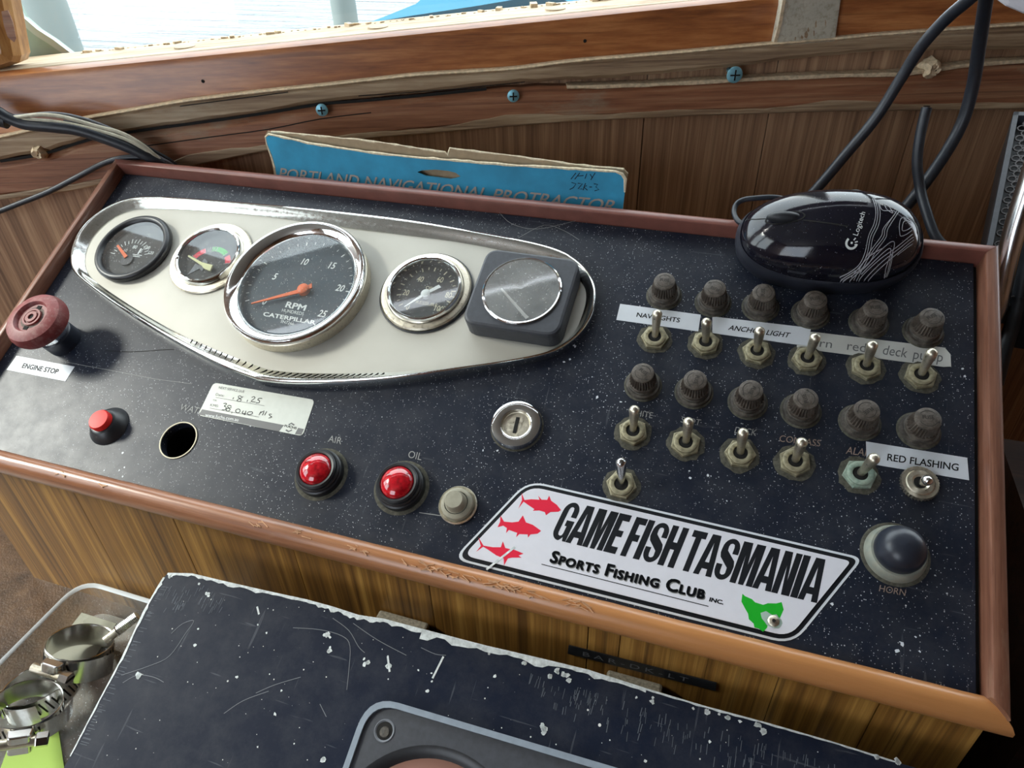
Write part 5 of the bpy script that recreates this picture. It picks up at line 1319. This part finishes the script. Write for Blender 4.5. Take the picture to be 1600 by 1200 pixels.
chip_edge(le, 'chipped_rim', .0016, .0003, 4, 1)
mb = MB(); rr = random.Random(8)
CH = [(573, 1036, 5), (569, 1030, 3), (514, 1018, 4), (516, 1012, 3), (511, 993, 4), (608, 1040, 4), (606, 1026, 2), (654, 1047, 2), (668, 1080, 3), (675, 1065, 2), (674, 1052, 2), (773, 1057, 3), (852, 1139, 5), (848, 1134, 4), (417, 989, 2), (440, 1079, 2),
      (403, 976, 2), (310, 1073-90, 2), (860, 1057, 4), (890, 1062, 4), (883, 1056, 4), (870, 1050, 4), (820, 1037, 4), (1018, 1096, 4), (1020, 1090, 3), (1083, 1107, 3), (1104, 1112, 4), (1124, 1116, 3), (1137, 1121, 4), (1156, 1127, 3), (1183, 1133, 4), (1193, 1144, 4), (1008, 1189, 3), (1371, 1183, 4), (1402, 1190, 4),
      (325, 928, 4), (311, 913, 3), (266, 900, 4), (430, 1116, 3), (505, 1187, 4), (460, 1162, 2), (403, 1167, 2), (217, 1056, 5), (370, 1058, 3), (305, 1008, 3), (1109, 1159, 2), (994, 1090, 2)]
for px, py, r in CH:
    for k in range(1 if r < 4 else 3):
        q = Bx(px+rr.gauss(0, .35*r)*(k > 0), py+rr.gauss(0, .35*r)*(k > 0)); R = r*.00033*(.6+.5*rr.random()); ph = rr.random()*6
        pts = [(q.x+R*math.cos(a+ph)*(.5+.8*rr.random()), q.y+R*math.sin(a+ph)*(.5+.8*rr.random())) for a in [j*.9 for j in range(7)]]
        poly_flat(mb, pts, .00024)
for a, b_ in (((606, 1026), (609, 1050)), ((509, 989), (517, 997)), ((693, 1026), (676, 1060)), ((402, 948), (405, 960))): stroke(mb, [Bx(*a), Bx(*b_)], .0010, .00025)
meta(part(mb, 'paint_chips', M_whiteedge, bx, BM), kind='stuff')
mb = MB()
for L_ in ([(268, 990), (285, 975), (303, 970), (290, 990), (265, 1025), (235, 1040), (190, 1055)], [(192, 1067), (215, 1055), (240, 1058), (256, 1066)], [(458, 981), (500, 984), (535, 994), (547, 1010), (545, 1050), (542, 1078)],
           [(520, 966), (545, 985), (560, 1010), (570, 1020)], [(552, 974), (590, 1000), (635, 1024)], [(658, 1012), (680, 1022), (697, 1024)], [(400, 1083), (430, 1070), (470, 1058)], [(500, 1100), (510, 1120)], [(350, 1115), (380, 1095), (420, 1080)]):
    stroke(mb, smoothpoly([Vector((Bx(*p).x, Bx(*p).y)) for p in L_], 4, False) if len(L_) > 2 else [Bx(*p) for p in L_], .00030, .00018)
meta(part(mb, 'scratches', M_scr, bx, BM), kind='stuff'); 
mb = MB(); rr = random.Random(21)
for k in range(230):
    t_ = rr.random(); px = 830+t_*560; py = 1052+t_*165+rr.random()**1.5*48
    if rr.random() < .25: px = 260+rr.random()*90; py = 915+rr.random()*35
    a = Bx(px, py); l = .0012+rr.random()*.0042; stroke(mb, [a, a+Vector(((rr.random()-.5)*.0008, -l, 0))], .00016+rr.random()*.0002, .00014)
for k in range(60):
    t_ = rr.random(); a = Bx(252-t_*130, 912+t_*250); l = .001+rr.random()*.004; stroke(mb, [a+Vector((.001, 0, 0)), a+Vector((.001+l, .0003, 0))], .0002, .00014)
meta(part(mb, 'scuffs', M_scuff, bx, BM), kind='stuff')
# bezel
def rr_rect(u0, u1, v0, v1, r): return roundpoly([bq(u0, v0), bq(u1, v0), bq(u1, v1), bq(u0, v1)], r, 7)
sp = root('speaker_bezel', BM @ T_(cor.x+.07, cor.y-.07, 0), 'dark grey square bezel with a light edge and round opening on the black box', 'bezel')
o_ = rr_rect(0, WB, 0, WB, .016); i_ = rr_rect(.0028, WB-.0028, .0028, WB-.0028, .0135)
part(MB().ring(o_, i_, .0003, .0052), 'raised_edge', M_bezelline, sp, BM)
cu, cv, cR = .0690, .0850, .0600
hq = Bx(601, 1142, .0035); n_ = 72
def sqpt(a, m0):
    c_, s_ = math.cos(a), math.sin(a); k = 1/max(abs(c_), abs(s_))
    return k
ring_o, ring_i = [], []
ctr = Vector(bq(WB/2, .0760+.004)); arc_c = Bx(712, 1290, .0035)
# circle through the visible arc of the opening
P1, P2, P3 = [Vector((Bx(*p, .0035).x, Bx(*p, .0035).y)) for p in ((620, 1199), (706, 1170), (792, 1199))]
def circ(a, b_, c_):
    d = 2*(a.x*(b_.y-c_.y)+b_.x*(c_.y-a.y)+c_.x*(a.y-b_.y)); A, B_, C_ = a.length_squared, b_.length_squared, c_.length_squared
    u = Vector(((A*(b_.y-c_.y)+B_*(c_.y-a.y)+C_*(a.y-b_.y))/d, (A*(c_.x-b_.x)+B_*(a.x-c_.x)+C_*(b_.x-a.x))/d)); return u, (u-a).length
cc, cR = circ(P1, P2, P3); print('bezel circle', cc, cR, 'corner', cor)
cR = min(cR, .058)
cc = P2+Vector((uy.x, uy.y))*cR
for i in range(n_):
    a = 2*PI*i/n_; ring_i.append((cc.x+cR*math.cos(a), cc.y+cR*math.sin(a)))
# frame plate: polar outline of the inner rounded square seen from the circle centre
def raycast(poly, c_, d):
    best = 0
    for i in range(len(poly)):
        p, q2 = Vector(poly[i]), Vector(poly[(i+1) % len(poly)]); e = q2-p; den = d.x*e.y-d.y*e.x
        if abs(den) < 1e-12: continue
        w_ = p-c_; t = (w_.x*e.y-w_.y*e.x)/den; s_ = (w_.x*d.y-w_.y*d.x)/den
        if t > 0 and -1e-6 <= s_ <= 1+1e-6: best = max(best, t)
    return c_+d*best
for i in range(n_):
    a = 2*PI*i/n_; p = raycast(i_, cc, Vector((math.cos(a), math.sin(a)))); ring_o.append(tuple(p))
part(MB().ring(ring_o, ring_i, .0003, .0036), 'face', M_charpl, sp, BM)
part(MB().lathe([(cR, .0036), (cR-.0015, .0034), (cR-.004, .0015), (cR-.006, -.0004)], 72, T_(cc.x, cc.y, 0)), 'opening_edge', M_blackpl, sp, BM)
part(MB().lathe([(cR-.002, .0001), (cR-.010, .0006), (cR-.0105, .0010), (cR-.016, .0008), (cR-.030, .0002), (cR-.040, .0010), (0, .0025)], 72, T_(cc.x, cc.y, 0)), 'cone', M_hand, sp, BM)
part(MB().lathe([(.0052, .0037), (.0048, .0041), (.0042, .0038), (.0040, .0036)], 28, T_(hq.x, hq.y, 0)), 'screw_hole_rim', M_greyw, sp, BM)
part(MB().lathe([(0, .00362), (.0041, .00365)], 28, T_(hq.x, hq.y, 0)), 'screw_hole', M_crack, sp, BM)
part(MB().lathe([(.0026, .0036), (.0022, .0042), (0, .0044)], 20, T_(hq.x+.0003, hq.y-.0005, 0)), 'screw', M_bakering, sp, BM)

# beige pads between box and console, embossed tape, cable clip
def pad(p0, p1, h, label):
    a, b_ = WY(*p0, FY), WY(*p1, FY)
    o = MB().box(a.x, b_.x, -.2375, FY-.0005, a.z-h, a.z).build('pad', M_foam, None, bevel=.0015); meta(o, label, 'pad', 'beige pads between box and console')
pad((594, 950), (672, 972), .05, 'beige foam pad wedged behind the box, left of the embossed black tape')
pad((950, 1043), (1037, 1066), .05, 'beige foam pad behind the box under the embossed black tape')
TM = T_(0, FY-.0002, 0) @ Matrix.Rotation(PI/2, 4, 'X')    # console face frame
fq = lambda px, py: (on(TM, px, py, 0).x, on(TM, px, py, 0).y)
q = [fq(*p) for p in [(889, 1007), (1120, 1066), (1118, 1078), (887, 1020)]]
c_ = Vector((sum(k[0] for k in q)/4, sum(k[1] for k in q)/4)); Mx = TM @ T_(c_.x, c_.y, 0); t = root('embossed_tape', Mx, 'narrow black embossed tape on the front of the console', 'label')
part(MB().prism(q, .0001, .0006), 'backing', M_blackpl, t, TM)
mb = MB(); fit_text(mb, 'BAR-DK-LT', fq(911, 1022.5), fq(1075, 1064), fq(911.5, 1016.5), .0007, 0, 1.5); part(mb, 'lettering', M_scr, t, TM)
cl = on(TM, 1250, 1140, 0); Mx = T_(cl.x, FY-.010, cl.y-.004)
t = root('cable_clip', Mx, 'half hidden pale round cable clip behind the right part of the box', 'clip')
part(MB().lathe([(.012, -.006), (.0185, -.006), (.0190, -.003), (.0175, 0), (.0150, .0005), (.0135, -.001), (.012, -.006)], 36), 'clip_ring', M_beige, t, Mx)

# ------------------------------------------------------------------ clear tray with hose clamps on the shelf
tr = root('plastic_tray', T_(.12, -.28, SH), 'clear plastic tray holding hose clamps, left of the black box', 'tray')
TX0, TX1, TY0, TY1, TZ = .066, .180, -.385, -.2135, SH+.026
def trect(o_, r): return roundpoly([(TX0+o_, TY0+o_), (TX1-o_, TY0+o_), (TX1-o_, TY1-o_), (TX0+o_, TY1-o_)], r, 6)
ro, ri = trect(0, .018), trect(.0035, .016); rb, rbi = trect(.007, .014), trect(.0082, .014)
def loft(rings, name, mat, parent):
    n_ = len(rings[0][0]); vs = [(p[0], p[1], z) for r, z in rings for p in r]
    fs = [(k*n_+i, k*n_+(i+1) % n_, (k+1)*n_+(i+1) % n_, (k+1)*n_+i) for k in range(len(rings)-1) for i in range(n_)]
    return part(MB().add(vs, fs, True), name, mat, parent)
loft([(ro, TZ-.0015), (ro, TZ), (ri, TZ), (ri, TZ-.0012), (rb, SH+.003)], 'tray_wall', G_clear, tr)
part(MB().prism(rb, SH+.0015, SH+.0025), 'tray_base', G_clear, tr)
loft([(ro, TZ+.0002), (trect(.0008, .0175), TZ+.0012), (trect(.0022, .0165), TZ+.0012), (ri, TZ+.0002)], 'rolled_rim', M_clrim, tr)
def card(pts, z, mat, label, nm='paper_card'):
    q = [WZ(px, py, z) for px, py in pts]; cx = sum(p.x for p in q)/len(q); cy = sum(p.y for p in q)/len(q)
    o = MB().prism([(p.x-cx, p.y-cy) for p in q], 0, .0006).build(nm, mat, None, T_(cx, cy, z)); meta(o, label, 'card')
card([(128, 958), (182, 975), (118, 1075), (60, 1045)], SH+.0026, M_ccard, 'pale card on the bottom of the clear tray')
card([(20, 1150), (90, 1130), (110, 1260), (-20, 1260)], SH+.0034, M_lime, 'lime green card at the near end of the clear tray')
def clamp(cx, cy, cz, R, wd, ax, label, scr=0.0, seed=1):
    """worm drive hose clamp: slotted band around axis ax, screw housing on it"""
    z = Vector(ax).normalized(); x = Vector((0, 0, 1)).cross(z).normalized(); y = z.cross(x)
    Mx = Matrix((x, y, z)).transposed().to_4x4(); Mx.translation = (cx, cy, cz)
    t = root('hose_clamp', Mx, label, 'hose clamp', 'hose clamps in the clear tray'); I = Matrix.Rotation(scr, 4, 'Z')
    th = .0005; h = wd/2
    prof = [(R, -h), (R+.0004, -h+.0004), (R+.0004, h-.0004), (R, h), (R-.0004, h-.0004), (R-.0004, -h+.0004), (R, -h)]
    part(MB().lathe(prof, 72), 'band', M_steel, t, Mx)
    tail = [(Vector(((R+.0009+.0005*k)*math.cos(.5+k*.14), (R+.0009+.0005*k)*math.sin(.5+k*.14), 0))) for k in range(9)]
    vs = []
    for p in tail: vs += [tuple(I @ (p+Vector((0, 0, -h*.95)))), tuple(I @ (p+Vector((0, 0, h*.95))))]
    mb = MB(); mb.add(vs+[tuple(Vector(v)*1.0+Vector(v).normalized()*0) for v in vs], [(2*i, 2*i+2, 2*i+3, 2*i+1) for i in range(len(tail)-1)], True)
    part(mb, 'band_tail', M_steel, t, Mx)
    mb = MB(); mi = MB()
    ns = int(2*PI*R/.0034)
    for k in range(ns):
        a = 2*PI*k/ns
        for rad in (R+.00045,):
            T = Matrix.Rotation(a, 4, 'Z') @ T_(rad, 0, 0) @ Matrix.Rotation(.35, 4, 'X')
            mb.box(-.00012, .00012, -.00048, .00048, -h*.62, h*.62, T)
    meta(part(mb, 'band_slots', M_crack, t, Mx), kind='stuff')
    T = I @ T_(R+.0032, 0, 0)
    mb = MB(); pl_ = roundpoly([(-.003, -.0065), (.0032, -.0055), (.0032, .0055), (-.003, .0065)], .002, 4)
    part(mb.prism(pl_, -h*.92, h*.92, T, bev=.0008), 'housing', M_steel, t, Mx)
    mb = MB().tube([(R+.0038, -.0125, 0), (R+.0038, .0085, 0)], .0030, 14, I); part(mb, 'worm_screw', M_nickel, t, Mx)
    mb = MB().prism(hexpts(.0042, 0), -.0030, .0030, I @ T_(R+.0038, .0105, 0) @ Matrix.Rotation(PI/2, 4, 'X'), bev=.0006); part(mb, 'hex_head', M_steel, t, Mx)
    part(MB().box(-.0034, .0034, -.0004, .0004, -.0002, .0002, I @ T_(R+.0038, .0137, 0) @ Matrix.Rotation(PI/2, 4, 'X')), 'screw_slot', M_crack, t, Mx)
    return t
def cpos(px, py, z): return WZ(px, py, z)
p = cpos(124, 1019, SH+.018); clamp(p.x, p.y, p.z, .0190, .0165, (.10, .42, .90), 'hose clamp at the far end of the tray, standing on its band', 1.9)
p = cpos(64, 1078, SH+.013); clamp(p.x, p.y, p.z, .0200, .0130, (-.18, .25, .95), 'hose clamp in the middle of the tray under the largest one', .2)
p = cpos(42, 1112, SH+.029); clamp(p.x, p.y, p.z, .0180, .0140, (.15, .32, .93), 'hose clamp lying on top of the others at the near left', 2.7)
q = [cpos(165, 1000, SH+.022), cpos(215, 962, SH+.030)]
bt = root('bolt', T_(*q[0]), 'threaded steel screw leaning on the tray rim under the black box edge', 'screw')
pts = []; 
part(MB().tube([q[0], q[0].lerp(q[1], .5), q[1]], .0028, 12), 'shank', M_nickel, bt)
mb = MB(); dq = (q[1]-q[0]).normalized(); sx_ = dq.cross(Vector((0, 0, 1))).normalized(); sy_ = dq.cross(sx_)
hel = [q[0].lerp(q[1], .35+.65*i/90)+(sx_*math.cos(i*1.05)+sy_*math.sin(i*1.05))*.0030 for i in range(91)]
part(mb.tube(hel, .0005, 5), 'thread', M_steel, bt)

# ------------------------------------------------------------------ right edge: speaker grille, steel tube, wood
SY = .13
GM = None
g0, g1, g2 = WY(1583, 178, .16), WY(1546, 362, .07), WY(1660, 170, .16)
ex = Vector((.93, -.36, 0)).normalized(); ey = (g0-g1).normalized(); ez = ex.cross(ey).normalized(); ex = ey.cross(ez).normalized()
GM = Matrix((ex, ey, ez)).transposed().to_4x4(); GM.translation = g1
Lg = (g0-g1).length
spk = root('loudspeaker', GM, 'black loudspeaker with perforated metal grille at the right edge', 'speaker')
part(MB().box(0, .14, -.05, Lg, -.05, -.006), 'cabinet', M_blackpl, spk, GM)
part(MB().box(0, .0030, -.05, Lg, -.0065, .002).box(0, .14, Lg-.0035, Lg, -.0065, .002), 'frame', M_charpl, spk, GM)
mb = MB(); stp = .0052
for j in range(int((Lg+.045)/(stp*.87))):
    for i in range(9):
        x = .0065+i*stp+(j % 2)*stp/2; y = -.045+j*stp*.87
        if y > Lg-.006: continue
        mb.lathe([(.0031, 0), (.0028, .0007), (.0020, .0007), (.0018, 0)], 8, T_(x, y, -.0010))
meta(part(mb, 'grille_mesh', M_grille, spk, GM), kind='stuff')
def pt(L_): return [WY(px, py, y) for px, py, y in L_]
cable('steel_tube', pt([(1645, 190, .04), (1624, 240, .04), (1604, 300, .035), (1588, 350, .03), (1576, 395, .025), (1566, 440, .022), (1556, 480, .02), (1535, 530, .02)]), .0058, M_tube, 'curved polished steel tube at the right edge beside the grille', 'tube')
cable('rubber_seal', pt([(1660, 240, .05), (1628, 320, .04), (1608, 385, .035), (1597, 440, .03), (1587, 490, .025), (1570, 545, .01), (1556, 600, .0)]), .0042, M_rubber, 'black rubber strip following the steel tube at the right edge', 'seal')
q = pt([(1580, 425, .034), (1620, 370, .034), (1700, 370, .034), (1700, 560, .034), (1592, 505, .034), (1575, 550, .034), (1540, 560, .034), (1545, 480, .034)])
vs = [tuple(k) for k in q]+[(k.x+.02, k.y+.05, k.z-.03) for k in q]; n_ = len(q)
o = MB().add(vs, [tuple(range(n_)), tuple(range(n_, 2*n_))[::-1]]+[(i, (i+1) % n_, n_+(i+1) % n_, n_+i) for i in range(n_)]).build('wooden_bracket', M_orange, None); meta(o, 'orange brown wooden bracket beside the console back corner', 'bracket')
p = pt([(1561, 410, .055)])[0]; Mx = Matrix.Translation(p) @ CAMROT @ Matrix.Scale(1, 4)
t = root('washer', Mx, 'small orange ring beside the console back right corner', 'washer')
part(MB().lathe([(.0022, 0), (.0042, 0), (.0042, .001), (.0022, .001), (.0022, 0)], 24), 'ring', M_orangeN, t, Mx)
p = pt([(1562, 441, .050)])[0]; Mx = Matrix.Translation(p) @ CAMROT
t = root('screw', Mx, 'small steel screw below the orange ring at the right edge', 'screw')
part(MB().lathe([(.0046, 0), (.0044, .001), (.003, .0018), (0, .002)], 20), 'screw_head', M_nickel, t, Mx)
part(MB().box(-.003, .003, -.0005, .0005, .0018, .0024), 'slot', M_crack, t, Mx)
# dark locker beside the console, and the white fitting high on the right
o = root('locker', T_(.8, -.1, -.5), 'dark stained wooden locker beside the right side of the console', 'locker')
for i in range(6): part(MB().box(.640+i*.075+.001, .715+i*.075-.001, -.17, .0, -.62, -.115-.004*i), 'plank', M_darkwood, o)
part(MB().box(.66, 1.05, -.25, .05, -.9, -.62), 'base', M_crack, o)
q = pt([(1566, 2, .02), (1572, 10, .02), (1600, 22, .02), (1660, 40, .02), (1660, -60, .02), (1570, -60, .02)])
vs = [tuple(k) for k in q]+[(k.x, k.y+.03, k.z) for k in q]; n_ = len(q)
o = MB().add(vs, [tuple(range(n_)), tuple(range(n_, 2*n_))[::-1]]+[(i, (i+1) % n_, n_+(i+1) % n_, n_+i) for i in range(n_)]).build('white_fitting', M_sticker, None, bevel=.002); meta(o, 'edge of a white plastic fitting in the top right corner', 'fitting')
